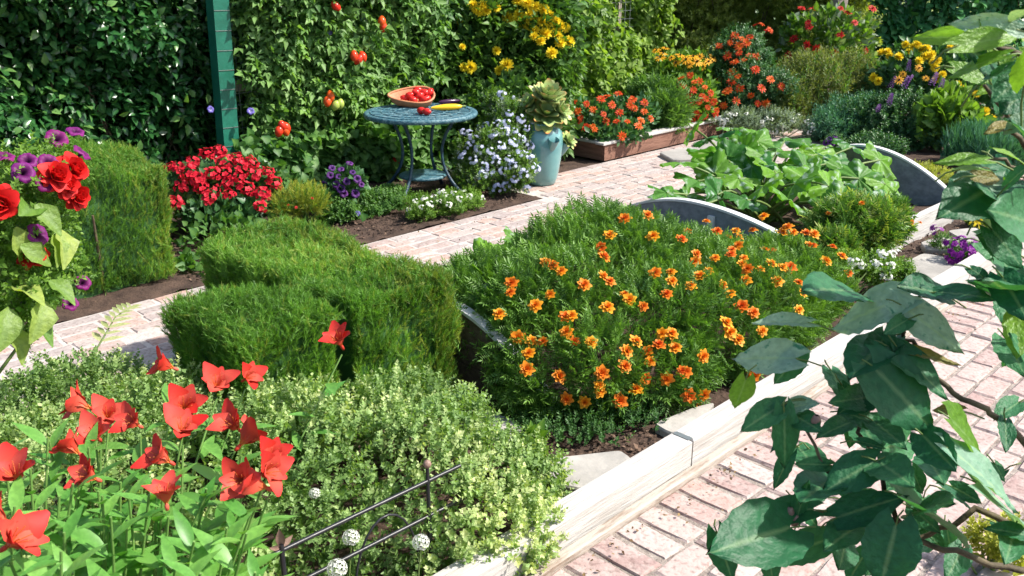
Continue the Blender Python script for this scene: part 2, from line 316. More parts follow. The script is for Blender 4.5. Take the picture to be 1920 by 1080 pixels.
def needle_sprig(k, seed, spread=.75, ln=.3, wd=.03, start=.15):
    r = np.random.default_rng(seed); parts = []; tri = (np.array([(-.5, 0, 0), (.5, 0, 0), (0, 1, 0)]) * [1, 1, 1], np.array([(0, 1, 2)]), np.array([0, 0, 1.]))
    for i in range(k):
        t = start + (1 - start) * i / (k - 1); a = i * 2.4 + r.uniform(-.4, .4); sp = spread * (1 - .55 * t)
        d = nrm(np.array([math.cos(a) * sp, 1, math.sin(a) * sp])); L = ln * r.uniform(.75, 1.15) * (1 - .3 * t)
        tv = tri[0] * [wd, L, 1]; x = nrm(np.cross(d, r.normal(size=3))); z = np.cross(x, d)
        parts.append((np.stack([x, d, z], 1) @ tv.T if False else (tv @ np.stack([x, d, z])) + [0, t, 0], tri[1], np.array([t * .6, t * .6, t * .6 + .4])))
    return join(parts)
def leaf_sprig(k, seed, tpl, ln=.22, spread=1.1, start=.2, taper=.55, pair=True):
    r = np.random.default_rng(seed); parts = []
    for i in range(k):
        t = start + (1 - start) * i / (k - 1); a = (i // 2) * 1.57 + (i % 2) * math.pi + r.uniform(-.3, .3) if pair else i * 2.4
        sp = spread * (1.1 - .6 * t); d = nrm(np.array([math.cos(a) * sp, .75, math.sin(a) * sp])); n = nrm(np.array([-d[0] * .4, 1, -d[2] * .4]) + r.normal(size=3) * .25)
        parts.append(put(tpl, (0, t, 0), d, n, ln * (1 - taper * t * t) * r.uniform(.8, 1.15), t))
    return join(parts)
def pinnate(k, tpl, ln=.4, terminal=.4, seed=0, droop=.25):
    r = np.random.default_rng(seed); parts = []
    for i in range(k):
        t = .25 + .65 * i / max(k - 1, 1)
        for sgn in (-1, 1):
            parts.append(put(tpl, (0, t, -droop * t * t), np.array([sgn, .55, -.15]), np.array([r.uniform(-.3, .3), r.uniform(-.3, .3), 1]), ln * (1.1 - .5 * t) * r.uniform(.8, 1.1), t))
    parts.append(put(tpl, (0, .9, -droop * .8), np.array([0, 1, -.3]), np.array([0, 0, 1.]), terminal, 1.))
    return join(parts)
D = dia()
T_rose = [needle_sprig(24, 1), needle_sprig(22, 2)]
T_oreg = [leaf_sprig(16, s, dia(.40, .25), .21, 1.3, taper=.4) for s in (1, 2, 3)]
T_feather = [join([pinnate(6, dia(.13, .1), .42, .4, s), ]) for s in (1, 2)]
T_tom = [pinnate(3, dia(.3, .3, droop=.3), .48, .5, s, .35) for s in (3, 4, 5)]
T_med = [leaf_tpl(3, lambda a: .30 * math.sin(math.pi * min(1, a ** .8)) + .002, .35, .18)]
T_heart = [leaf_tpl(4, lambda a: (.02, .46, .43, .24, .004)[int(round(a * 4))], .25, .2)]
T_thin = [leaf_sprig(12, s, dia(.12, .1), .3, .8) for s in (1, 2)]
T_small = [leaf_sprig(12, s, dia(.3, .3), .34, 1.2, .15) for s in (4, 5)]
T_strap = [leaf_tpl(5, lambda a: .05 * (1 - a ** 3) + .002, .5, .55)]
T_spike = [needle_sprig(16, 9, .5, .5, .045)]

def cloud(T, d, n, size, tpls, mats, name='foliage', rnd=None, midx=None):
    g = G(); k = len(T); pick = rs.integers(0, len(tpls), k)
    size = np.broadcast_to(size, (k,)); rnd = rs.random(k) if rnd is None else rnd; n = np.broadcast_to(n, (k, 3))
    mi = np.zeros(k, int) if midx is None else midx
    for q in range(len(tpls)):
        for mm in range(int(mi.max()) + 1):
            s = (pick == q) & (mi == mm)
            if s.any(): g.inst(tpls[q], T[s], d[s], n[s], size[s], rnd[s], mm, .45)
    return g.mesh(name, mats)

# ------------------------------------------------------------------ flower meshes (built once, about 1 unit across)
def flower(kind, m):
    g = G(); r = np.random.default_rng(abs(hash(kind)) % 1000 if False else sum(map(ord, kind)))
    def ring(k, rad, ln, tilt, wd, v0, v1, z=0, off=0, rows=2, curl=.0, fold=.15, mi=0):
        for i in range(k):
            a = 2 * math.pi * (i + off) / k + r.uniform(-.12, .12); out = np.array([math.cos(a), math.sin(a), 0]); ti = tilt + r.uniform(-.12, .12)
            d = out * math.cos(ti) + np.array([0, 0, math.sin(ti)]); n = np.array([0, 0, math.cos(ti)]) - out * math.sin(ti)
            tp = leaf_tpl(rows, lambda q: wd * (math.sin(math.pi * min(.93, .12 + .8 * q))) , fold, curl)
            t = np.repeat(np.linspace(0, 1, rows + 1), 3); tp = (tp[0], tp[1], v0 + (v1 - v0) * t)
            L = ln * r.uniform(.88, 1.1); q = put(tp, out * rad + [0, 0, z + r.uniform(-.01, .01)], d, n, L); g.add(q[0], q[1], tp[2], mi)
    if kind == 'marigold':
        ring(7, .04, .46, .12, .42, .35, 1, 0, 0, 2, .1); ring(7, .03, .36, .5, .42, .2, .95, .03, .5, 2, .1); ring(6, .02, .26, .95, .4, .05, .8, .05, .2); ring(4, .0, .2, 1.3, .35, 0, .7, .07)
    elif kind == 'pompon':
        for i, (k, t) in enumerate(((10, -.3), (11, .05), (10, .4), (9, .75), (6, 1.1), (4, 1.4))): ring(k, .05, .46, t, .26, .0 + .05 * i, 1, .05, i * .4)
    elif kind == 'zinnia':
        ring(10, .08, .42, .05, .22, .2, 1, 0, 0, 2, .1); ring(9, .07, .34, .25, .22, .2, .9, .02, .5); ring(7, .03, .2, .8, .25, 0, .12, .03)
    elif kind == 'daisy':
        ring(11, .1, .4, .02, .17, .32, 1, 0, 0, 2, .12); ring(7, .0, .14, .7, .4, 0, .2, .02); ring(4, .0, .13, 1.3, .4, 0, .1, .03)
    elif kind == 'petunia':
        n1 = 30; rr = [0, .06, .16, .34, .47, .5]; zz = [-.35, -.2, -.04, .06, .03, -.04]; vv = [0, 0, .15, .5, .9, 1]
        v = []; f = []; va = []
        for i in range(6):
            for j in range(n1):
                a = 2 * math.pi * j / n1; lob = 1 - (.14 * (abs(math.cos(2.5 * a)) ** 6) if i > 2 else 0); q = rr[i] * lob
                v.append((q * math.cos(a), q * math.sin(a), zz[i] + (.05 * math.sin(5 * a + 1) + .03 * math.sin(11 * a)) * (i / 5) ** 2)); va.append(vv[i] * (.8 + .2 * abs(math.sin(2.5 * a))))
        for i in range(5):
            for j in range(n1): f.append((i * n1 + j, i * n1 + (j + 1) % n1, (i + 1) * n1 + (j + 1) % n1, (i + 1) * n1 + j))
        g.add(v, f, va)
    elif kind == 'double':
        for i, (k, rd, t, L) in enumerate(((6, .1, -.1, .46), (6, .1, .25, .45), (6, .08, .6, .42), (5, .06, .95, .38), (5, .04, 1.2, .34), (4, .0, 1.4, .28))):
            ring(k, rd, L, t, .62, .15 + .02 * i, 1, .02 * i, i * .37, 4, -.25 if i > 1 else .2, .35)
    elif kind == 'geranium':
        for i in range(15):
            a = i * 2.4 + r.uniform(-.5, .5); h = 1 - (i + .5) / 15 * 1.25 + r.uniform(-.15, .1); q = math.sqrt(max(0, 1 - h * h)); c = np.array([q * math.cos(a), q * math.sin(a), h * .7]) * .42 * r.uniform(.75, 1.3); n = nrm(c + r.normal(size=3) * .15 + [0, 0, .1])
            x = nrm(np.cross(n, [.3, .2, .9])); y = np.cross(n, x)
            for j in range(5):
                b = j * 1.2566 + i; d = x * math.cos(b) + y * math.sin(b) + n * r.uniform(.05, .5)
                p = put(dia(.42, .1, .6, .05), c, d, n, .23 * r.uniform(.7, 1.25)); g.add(p[0], p[1], [0, .7, 1, .7])
    elif kind == 'umbel':    # small pale stars in a dome
        for i in range(34):
            a = i * 2.4; h = 1 - (i + .5) / 34 * 1.25; q = math.sqrt(max(0, 1 - h * h)); c = np.array([q * math.cos(a), q * math.sin(a), h * .8]) * .42; n = nrm(c)
            x = nrm(np.cross(n, [.3, .2, .9])); y = np.cross(n, x)
            for j in range(5):
                b = j * 1.2566 + i; p = put(dia(.3, .1, .6), c, x * math.cos(b) + y * math.sin(b) + n * .4, n, .14); g.add(p[0], p[1], [0, .8, 1, .8])
            g.tube([np.array([0, 0, -.35]), c], .008, 3, 1)
    elif kind == 'cluster':   # loose truss of five-petalled stars
        for i in range(9):
            c = np.array([r.uniform(-.4, .4), r.uniform(-.4, .4), r.uniform(-.15, .3)]); n = nrm(c + [0, 0, .5] + r.normal(size=3) * .2); x = nrm(np.cross(n, [.3, .2, .9])); y = np.cross(n, x)
            for j in range(5):
                b = j * 1.2566 + i; p = put(dia(.4, .1, .6), c, x * math.cos(b) + y * math.sin(b) + n * .1, n, .23); g.add(p[0], p[1], [0, .8, 1, .8])
    elif kind == 'spike':
        for i in range(46):
            t = i / 45; a = i * 2.4; c = np.array([math.cos(a) * .12 * (1.1 - t), math.sin(a) * .12 * (1.1 - t), t]); p = put(dia(.4, .2), c, np.array([math.cos(a), math.sin(a), .4]), np.array([0, 0, 1.]), .16); g.add(p[0], p[1], [0, .6, 1, .6])
    return g.mesh(kind + '_flower', m if isinstance(m, list) else [m])
F_mari = [flower('marigold', M_pmari)]; F_pom = [flower('pompon', M_pyel)]; F_zin = [flower('zinnia', M_pzin)]; F_rud = [flower('daisy', M_prud)]
F_pet = [flower('petunia', M_ppet)]; F_dbl = [flower('double', M_pdbl)]; F_ger = [flower('geranium', M_pger)]; F_all = [flower('umbel', [M_white, M_stem])]
F_plum = [flower('cluster', M_plumb)]; F_whitec = [flower('cluster', M_white)]; F_viol = [flower('petunia', M_pviol)]; F_spk = [flower('spike', M_pviol)]
F_red = [flower('zinnia', M_predd)]; F_yeld = [flower('daisy', M_pyel)]; F_blue = [flower('petunia', M_pblue)]; F_mag = [flower('cluster', M_pmag)]

# ------------------------------------------------------------------ plant builder
def E(px, py, wpx, hpx, d, ry=None):     # an ellipsoid of a bush, from its outline in pixels at world depth d (metres from the camera)
    while PY(px, py, d)[2] < .35 * hpx / 2 * d / FPX: d -= .05      # keep the bush standing on the ground, not under it
    c = PY(px, py, d); s = np.linalg.norm(c - EYE) / FPX * math.cos(math.atan(math.hypot(px - 960, py - 540) / FPX))
    rx, rz = wpx / 2 * s, hpx / 2 * s; return (*c, rx, rx * .8 if ry is None else ry, rz)
def EU(u, v, z, ru, rv, rz): c = W(u, v, z); q = (ru + rv) / 2; return (*c, q, q, rz)
def surf(ells, n, zmin=.02):
    ar = np.array([e[3] * e[4] + e[4] * e[5] + e[3] * e[5] for e in ells]); k = rs.choice(len(ells), int(n * 1.6), p=ar / ar.sum())
    A = np.array(ells); d = nrm(rs.normal(size=(len(k), 3))); c = A[k, :3]; R = A[k, 3:]; P = c + d * R; N = nrm(d / R)
    ok = P[:, 2] > zmin
    for i, e in enumerate(ells): ok &= (k == i) | ((((P - e[:3]) / e[3:]) ** 2).sum(1) > .92)
    P, N, c, R = P[ok][:n], N[ok][:n], c[ok][:n], R[ok][:n]; return P, N, c
def hit(x, y, ells, back=0):
    r = ray(x, y); best = None
    for e in ells:
        e = np.array(e); o = (EYE - e[:3]) / e[3:]; q = r / e[3:]; a = q @ q; b = 2 * o @ q; c = o @ o - 1; D_ = b * b - 4 * a * c
        if D_ <= 0: continue
        t = (-b - math.sqrt(D_)) / (2 * a); P = EYE + r * t
        if t > 0 and (best is None or t < best[0]): best = (t, P, nrm((P - e[:3]) / e[3:] ** 2))
    if best is None:
        e = min(ells, key=lambda e: np.linalg.norm(np.cross(np.array(e[:3]) - EYE, r))); e = np.array(e); t = (e[:3] - EYE) @ r; P = EYE + r * t; return P, nrm(P - e[:3] + [0, 0, .2])
    return best[1], best[2]
def put_flower(parent, me, P, n, size, name='flower', face=.5):
    cam_d = nrm(EYE - P); n = nrm(nrm(n) * (1 - face) + nrm(cam_d * .6 + np.array([.1, 0, .55])) * face + rs.normal(size=3) * .18)
    d = nrm(np.cross(n, rs.normal(size=3))); return link(name, me, parent, frame(P, d, n, size))
def plant(name, label, cat, ells, n, tpls, size, m, up=.35, deep=.45, lump=.19, flowers=(), stems=10, base=None, group=None, jit=.45, fname='foliage', nrmup=.5, stemr=.006, smat=None, zmin=.02):
    A = np.array(ells); b = np.array([A[:, 0].mean(), A[:, 1].mean(), 0.]) if base is None else np.asarray(base, float)
    root = thing(name, label, cat, b, group)
    P, N, c = surf(ells, n, zmin); k = len(P)
    s = 1 - deep * rs.random(k) ** 1.6 + .22 * (rs.random(k) < .12) * rs.random(k) * (lump > .1); P2 = c + (P - c) * (s + lump * nz(P, 9 / max(.25, A[:, 3].mean() * 2), 3))[:, None]
    P2[:, 2] = np.maximum(P2[:, 2], zmin)
    d = nrm(N * (1 - up) + np.array([0, 0, up]) + rs.normal(size=(k, 3)) * jit * .6)
    sz = size * rs.uniform(.7, 1.25, k); P2 = P2 - d * (sz * .6)[:, None]; P2[:, 2] = np.maximum(P2[:, 2], zmin)
    nn = nrm(N * .5 + np.array([.0, -.1, nrmup]) + rs.normal(size=(k, 3)) * .5)
    rn = np.clip(.45 + .25 * nz(P, 6, 11) + rs.normal(size=k) * .22, 0, 1)
    link('foliage' if fname is None else fname, cloud(P2, d, nn, sz, tpls, m if isinstance(m, list) else [m], fname, rn, None if not isinstance(m, list) else (rs.random(k) < .25).astype(int)), root, kind='stuff')
    if stems:
        g = G()
        for i in rs.integers(0, k, stems):
            e = P2[i]; q = b + (e - b) * [.25, .25, 0]; q[2] = b[2] - .01; mid = (q + e) / 2 + np.array([0, 0, .1 * (e[2] - q[2])]) + rs.normal(size=3) * .02
            g.tube([q, mid, e], [stemr, stemr * .8, stemr * .5], 5)
        link('stems', g.mesh('stems', smat or M_stem), root, kind='stuff')
    for fl in flowers:
        me, px, fs = fl[0], fl[1], fl[2]; nm = fl[3] if len(fl) > 3 else 'flower'
        for q in px:
            Pp, Nn = hit(q[0], q[1], ells); put_flower(root, me[int(rs.integers(len(me)))], Pp + Nn * min(.03, .3 * fs), Nn, fs * rs.uniform(.8, 1.2) * (q[2] if len(q) > 2 else 1), nm)
    return root
def scat(x0, x1, y0, y1, n): return [(rs.uniform(x0, x1), rs.uniform(y0, y1)) for _ in range(n)]
def slab(name, label, cat, u0, u1, v, depth, z1, n, tpls, size, m, base=None, lump=.1, stems=0, flowers=(), up=-.1, leafn=0, leafmesh=None, axis='v', deep=1.0, jit=.6, smat=None, group=None, z0=0.0):
    """foliage climbing a fence line or a hedge face: spans u0..u1 at grid line v (or, axis 'y', x0..x1 at world depth v)"""
    def at(a, b, z):
        a, b, z = np.broadcast_arrays(a, b, z)
        if axis == 'v': return UG * a[..., None] + VG * (v + b)[..., None] + np.array([0, 0, 1.]) * z[..., None]
        return np.stack([a, v - b, z], -1)
    outn = VG if axis == 'v' else np.array([0, -1., 0]); root = thing(name, label, cat, at((u0 + u1) / 2, -.0, 0.), group)
    a = rs.uniform(u0, u1, n); z = z0 + (z1 - z0) * rs.random(n) ** .9; q = at(a, 0 * a, z)
    b = -depth * rs.random(n) ** 1.5 * deep + lump * nz(q, 4.5, 5) + lump * .6 * nz(q, 11, 6); top = rs.random(n) < .12
    z = np.where(top, z1 + lump * nz(q, 5, 8), z); b = np.where(top, -depth * rs.random(n), b)
    P = at(a, b, z); d = nrm(outn * .55 + np.array([0, 0, up]) + rs.normal(size=(n, 3)) * jit); nn = nrm(outn * .5 + np.array([.2, 0, .8]) + rs.normal(size=(n, 3)) * .5)
    sz = size * rs.uniform(.65, 1.25, n); rn = np.clip(.42 + .3 * nz(P, 3.5, 12) + rs.normal(size=n) * .22, 0, 1)
    link('foliage', cloud(P, d, nn, sz, tpls, [m], 'foliage', rn), root, kind='stuff')
    if name in ('laurel_hedge', 'rear_hedge', 'boundary_hedge'):     # dark blades added behind the foliage to close bright gaps
        kk = 3500; a = rs.uniform(u0, u1, kk); P = at(a, -depth - .12 + 0 * a, z1 * rs.random(kk)); gg = G(); gg.inst(dia(.4, .1), P, rs.normal(size=(kk, 3)), outn + rs.normal(size=(kk, 3)) * .3, .22, rs.random(kk) * .4); link('dark_core', gg.mesh('dark_core', M_dark), root, kind='stuff')
    if leafmesh is not None:
        for i in range(leafn):
            aa = rs.uniform(u0, u1); zz = rs.uniform(.25, z1 - .1); qq = at(np.array(aa), np.array(0.), np.array(zz)); bb = lump * float(nz(qq, 4.5, 5)) + lump * .6 * float(nz(qq, 11, 6)) + .03
            link('leaf', leafmesh, root, frame(at(np.array(aa), np.array(bb), np.array(zz)), outn * .5 + np.array([0, 0, -.1]) + rs.normal(size=3) * .6, outn * .5 + np.array([.2, 0, .8]) + rs.normal(size=3) * .4, size * rs.uniform(.9, 1.3)))
    g = G()
    for i in range(stems):
        aa = rs.uniform(u0, u1); h = z1 * rs.uniform(.6, 1); ts = np.linspace(0, 1, 6)
        pth = np.array([at(np.array(aa + .12 * math.sin(5 * t + i)), np.array(-depth * .45), np.array(h * t)) for t in ts]); g.tube(pth, np.linspace(.011, .004, 6), 5)
    if stems: link('stems', g.mesh('stems', smat or M_twig), root, kind='stuff')
    for fl in flowers:
        for p in fl[1]:
            Pp = PV(p[0], p[1], v + fl[4] if len(fl) > 4 else v + .06) if axis == 'v' else PY(p[0], p[1], v - .1)
            put_flower(root, fl[0][0], Pp, outn + np.array([0, 0, .3]), fl[2] * rs.uniform(.85, 1.15), fl[3] if len(fl) > 3 else 'flower')
    return root

# ================================================================== SETTING: ground, paths
g = G(); g.add([(-60, -60, -.03), (60, -60, -.03), (60, 160, -.03), (-60, 160, -.03)], [(0, 1, 2, 3)]); o = link('ground', g.mesh('ground', M_soil)); o['kind'] = 'structure'
g = G(); g.add([(-59, 13.6, -.022), (59, 13.6, -.022), (59, 159, -.022), (-59, 159, -.022)], [(0, 1, 2, 3)]); o = link('lawn', g.mesh('lawn', M_lawn)); o['kind'] = 'structure'
# finely tilled garden soil with relief
def soil_sheet(name, u0, u1, v0, v1, z, amp, st=.035):
    nu, nv = int((u1 - u0) / st), int((v1 - v0) / st); a = np.linspace(u0, u1, nu); b = np.linspace(v0, v1, nv); A, B = np.meshgrid(a, b, indexing='ij')
    P = UG * A[..., None] + VG * B[..., None]; zz = z + amp * nz(P, 9, 1) + amp * .8 * nz(P, 31, 2) + rs.normal(size=A.shape) * amp * .5; P[..., 2] = zz
    f = np.array([(i * nv + j, (i + 1) * nv + j, (i + 1) * nv + j + 1, i * nv + j + 1) for i in range(nu - 1) for j in range(nv - 1)]); gg = G(); gg.add(P.reshape(-1, 3), f); oo = link(name, gg.mesh(name, M_soil)); oo['kind'] = 'structure'; return oo
soil_sheet('planting_bed_ground', -1.2, 9.0, -3.62, -1.70, -.005, .006)
soil_sheet('fence_bed_ground', .2, 5.06, -6.9, -4.69, -.0, .008)
# mulch chips
g = G()
def chips(n, fu, z=.006, s=(.008, .03)):
    P = np.array([fu() for _ in range(n)]); P[:, 2] = z + rs.random(n) * .012; d = rs.normal(size=(n, 3)) * [1, 1, .35]; g.inst(dia(.3, .1), P, d, np.array([0, 0, 1.]) + rs.normal(size=(n, 3)) * .5, rs.uniform(*s, n))
chips(2600, lambda: W(rs.uniform(1.6, 2.9), rs.uniform(-2.5, -1.72))); chips(3600, lambda: W(rs.uniform(2.2, 5.0), rs.uniform(-5.9, -4.74)), .012); chips(1600, lambda: W(rs.uniform(4.4, 7.2), rs.uniform(-2.15, -1.72)))
gm = g; g = G()
chips(260, lambda: W(rs.uniform(1.2, 6.5), -1.5 + abs(rs.normal()) * .05), .004, (.006, .02)); chips(110, lambda: W(rs.uniform(1.2, 5.5), rs.uniform(-1.5, -.5)), .003, (.006, .016)); chips(130, lambda: W(rs.uniform(2.5, 6), rs.uniform(-4.68, -4.3)), .003, (.006, .02))
o = link('leaf_litter', g.mesh('leaf_litter', leafmat('litter', (.05, .025, .015), (.30, .20, .10), .1, .9))); o['kind'] = 'stuff'; tag(o, 'scattered dry leaf crumbs and petals on the brick paths', 'leaf litter'); g = gm
o = link('mulch', g.mesh('mulch', M_mulch)); o['kind'] = 'stuff'; tag(o, 'loose dark bark mulch chips strewn over the planting soil', 'mulch')

def brick_mesh(name, L, Wd, h, m, seed):
    r = np.random.default_rng(seed); b = .008; v = []
    for z, e in ((-h, 0), (-b, 0), (0, b)):
        for sx, sy in ((-1, -1), (0, -1), (1, -1), (1, 0), (1, 1), (0, 1), (-1, 1), (-1, 0)):
            v.append((sx * (L / 2 - e) + r.normal() * .0022, sy * (Wd / 2 - e) + r.normal() * .0022, z + (r.normal() * .0012 if z == 0 else 0)))
    v.append((0, 0, .001)); f4 = []
    for a in (0, 8):
        for j in range(8): f4.append((a + j, a + (j + 1) % 8, a + 8 + (j + 1) % 8, a + 8 + j))
    f3 = [(16 + j, 16 + (j + 1) % 8, 24) for j in range(8)]
    gg = G(); gg.add(v, f4); gg.n = 0; gg.f.append(np.array(f3)); gg.m.append(np.zeros(8, int)); return gg.mesh(name, m, False), (np.array(v), f4, f3)
def lay(path_name, label_stuff, spots, meshes, m, joint, jrect, limit=295, jmat=None):
    """spots: (u, v, angle); those that show largest become single bricks, the rest one joined part"""
    gg = G()
    for (a0, a1, b0, b1) in jrect: gg.add([W(a0, b0), W(a1, b0), W(a1, b1), W(a0, b1)], [(0, 1, 2, 3)])
    gg.v = [q + [0, 0, joint] for q in gg.v]; root = link(path_name, gg.mesh(path_name, jmat or M_joint)); root['kind'] = 'structure'
    def seen(s):
        P = W(s[0], s[1]); dd = P - EYE; zc = dd @ FW
        if zc < .3: return -1
        x, y = 960 + FPX * dd[0] / zc, 540 - FPX * (dd @ UP) / zc
        return -1 if not (-60 < x < 1980 and -40 < y < 1130) else s[3] / (dd @ dd)
    sp = sorted(spots, key=seen, reverse=True); rest = G()
    for i, s in enumerate(sp):
        k = int(rs.integers(len(meshes))); an = GANG + s[2] + rs.normal() * .012; z = rs.normal() * .0018
        P = W(s[0] + rs.normal() * .002, s[1] + rs.normal() * .002, z)
        if i < limit and seen(s) > 0:
            M = Matrix.Translation(P) @ Matrix.Rotation(an, 4, 'Z') @ Matrix.Rotation(rs.normal() * .006, 4, 'X') @ Matrix.Diagonal((s[4], 1, 1, 1)); link('brick', meshes[k][0], root, M)
        else:
            v, f4, f3 = meshes[k][1]; c, si = math.cos(an), math.sin(an); R = np.array([[c, -si, 0], [si, c, 0], [0, 0, 1]]); vv = (v * [s[4], 1, 1]) @ R.T + P; rr = rs.random(); n0 = rest.n
            rest.add(vv, f4, rr); rest.f.append(np.array(f3) + n0); rest.m.append(np.zeros(len(f3), int))
    if rest.v: link('farther_bricks', rest.mesh('farther_bricks', m, False), root, kind='stuff')
    return root
BM = [brick_mesh('brick', .205, .105, .05, M_brick, s) for s in range(6)]
spots = []; u = -.6
while u < 9.2:      # header course along the timber
    spots.append((u, -1.428, math.pi / 2, 1, 1)); u += .121
for k, v in enumerate(np.arange(-1.262, -.42, .117)):
    u = -.8 + (k % 2) * .11
    while u < 9.2: spots.append((u, v, 0, 1, 1)); u += .2185
lay('brick_path', None, spots, BM, M_brick, -.0075, [(-1, 9.3, -1.535, -.36)])
PM = [brick_mesh('paver', .2, .098, .04, M_paver, 20 + s) for s in range(6)]
spots = []
for k, v in enumerate(np.arange(-3.69, -4.68, -.1045)):
    u = -1.5 + (k % 2) * .1
    while u < 9.4:
        st = rs.choice([1, 1, 1, .75, 1.35]); vis = (u < 2.3 and v < -3.4) or (u > 2.7); spots.append((u + .1 * st, v, 0, .0 + (1. if vis and (u < 2.1 or u > 3.0) else .2), st)); u += .2 * st + .009
for k, v in enumerate(np.arange(-4.73, -5.2, -.1045)):
    u = 5.12 + (k % 2) * .1
    while u < 9.2: spots.append((u + .1, v, 0, 1, 1)); u += .209
lay('rear_path', None, spots, PM, M_paver, -.0035, [(-1.6, 9.5, -4.688, -3.63), (5.07, 9.3, -5.2, -4.6882)], jmat=M_mortar)
SM = [brick_mesh('side_paver', .3, .2, .04, M_paver, 40 + s) for s in range(3)]
spots = [(7.0 + i * .31, -1.72 - j * .21, 0, 1, 1) for i in range(6) for j in range(4)]
lay('side_path', None, spots, SM, M_paver, -.012, [(6.8, 8.85, -2.55, -1.63)])

# ================================================================== timber edging
def board(gpos, L, th, h, m, name, parent, rotz=0, bev=.006):    # a board centred at gpos (u, v, z of its middle), long along u
    gg = G(); gg.box((0, 0, 0), (L / 2, th / 2, h / 2), bev=bev); me = gg.mesh(name, m, False)
    M = Matrix.Translation(W(*gpos)) @ Matrix.Rotation(GANG + rotz, 4, 'Z'); return link(name, me, parent, M)
ed = thing('timber_edging', 'long weathered pale timber edging board between the brick path and the planting bed', 'edging', W(3, -1.6))
j1 = uv(PZ(1290, 822, .115))[0]
for a, b in ((-.9, j1 - .004), (j1 + .004, 5.25), (5.258, 7.9)): board(((a + b) / 2, -1.621, .0475), b - a, .092, .135, M_timber, 'plank', ed)
board((3.5, -1.5495, .002), 8.8, .038, .04, M_timbers, 'ledger_strip', ed)
gg = G(); gg.box((0, 0, .1158), (.012, .034, .0018)); link('joint_plate', gg.mesh('joint_plate', M_wire, False), ed, Matrix.Translation(W(j1, -1.621)) @ Matrix.Rotation(GANG, 4, 'Z'))

# ================================================================== raised beds with arched ends
def arch(u, v0, v1, hs, hc, m, parent, th=.035, cap=True, name='arched_end_board', skew=.5):
    n = 25; t = np.linspace(0, 1, n); v = v0 + (v1 - v0) * t; tt = np.where(t < skew, t / skew * .5, .5 + (t - skew) / (1 - skew) * .5); h = hs + (hc - hs) * np.sin(np.pi * tt) ** .85
    V_ = []
    for du in (-th / 2, th / 2):
        for i in range(n): V_.append(W(u + du, v[i], -.02)); V_.append(W(u + du, v[i], h[i]))
    f = []
    for s in (0, 2 * n):
        for i in range(n - 1): f.append((s + 2 * i, s + 2 * i + 1, s + 2 * i + 3, s + 2 * i + 2))
    for i in range(n - 1): f.append((2 * i + 1, 2 * n + 2 * i + 1, 2 * n + 2 * i + 3, 2 * i + 3))
    f += [(0, 1, 2 * n + 1, 2 * n), (2 * n - 2, 2 * n - 1, 4 * n - 1, 4 * n - 2)]
    gg = G(); gg.add(V_, f); o = link(name, gg.mesh(name, m, False), parent)
    if cap:
        gg = G(); V_ = []; w2 = th / 2 + .008
        for i in range(n):
            V_ += [W(u - w2, v[i], h[i] + .002), W(u + w2, v[i], h[i] + .002), W(u + w2, v[i], h[i] + .016), W(u - w2, v[i], h[i] + .016)]
        f = [(4 * i + j, 4 * i + (j + 1) % 4, 4 * i + 4 + (j + 1) % 4, 4 * i + 4 + j) for i in range(n - 1) for j in range(4)] + [(0, 1, 2, 3), (4 * n - 4, 4 * n - 3, 4 * n - 2, 4 * n - 1)]
        gg.add(V_, f); link('trim_strip', gg.mesh('trim_strip', M_cap, False), parent)
    return o
VF, VB = -2.16, -3.52
bed1 = thing('raised_bed', 'raised garden bed with brown planked end, filled with orange marigolds', 'raised bed', W(3.4, -2.85))
arch(2.42, VB, VF, .06, .35, M_plankd, bed1)
for k in range(2): board((2.3985, -2.6 + .02 * k, .055 + .1 * k), .62 - .12 * k, .008, .092, M_plankd, 'plank', bed1, math.pi / 2, .003)
arch(4.53, VB, VF, .215, .375, M_greyply, bed1, skew=.42)
board((3.475, VF - .02, .045), 2.06, .04, .13, M_plankd, 'side_board', bed1); board((3.475, VB + .02, .065), 2.06, .04, .17, M_timber, 'side_board', bed1)
gg = G(); gg.box((0, 0, 0), (.02, .012, .075)); link('brace', gg.mesh('brace', M_cap, False), bed1, Matrix.Translation(PU(1332, 428, 4.50)) @ Matrix.Rotation(GANG + math.pi / 2, 4, 'Z'))
bed2 = thing('raised_bed', 'raised garden bed with arched grey end boards, filled with a squash plant', 'raised bed', W(5.6, -2.85))
arch(6.62, VB + .1, VF, .15, .44, M_greyply, bed2, skew=.45); arch(4.66, VB, VF, .12, .30, M_greyply, bed2, cap=False)
board((5.64, VF - .02, .075), 1.92, .045, .19, M_timber, 'side_board', bed2); board((5.64, VB + .02, .065), 1.92, .04, .17, M_timber, 'side_board', bed2)
for (b, u0, u1) in ((bed1, 2.44, 4.51), (bed2, 4.68, 6.6)):
    so = soil_sheet('bed_soil', u0, u1, VB + .04, VF - .045, .10, .012); del so['kind']; so.parent = b; so.matrix_parent_inverse = Matrix.Translation(-b.location)
bed3 = thing('raised_bed', 'low redwood raised bed with pale capping board beside the glazed pot', 'raised bed', W(7.6, -5.6))
c0 = PZ(1133, 300); cu, cv = uv(c0)
board((cu + 1.05, cv - .02, .065), 2.1, .04, .15, M_redwood, 'side_board', bed3); board((cu + .02, cv - .43, .065), .78, .04, .149, M_redwood, 'end_board', bed3, math.pi / 2)
board((cu + 1.04, cv - .03, .152), 2.16, .10, .022, M_timber, 'capping_board', bed3); board((cu + .035, cv - .46, .1525), .755, .10, .022, M_timber, 'capping_board', bed3, math.pi / 2)
so = soil_sheet('bed_soil', cu + .05, cu + 2.1, cv - .82, cv - .05, .11, .012); del so['kind']; so.parent = bed3; so.matrix_parent_inverse = Matrix.Translation(-bed3.location)

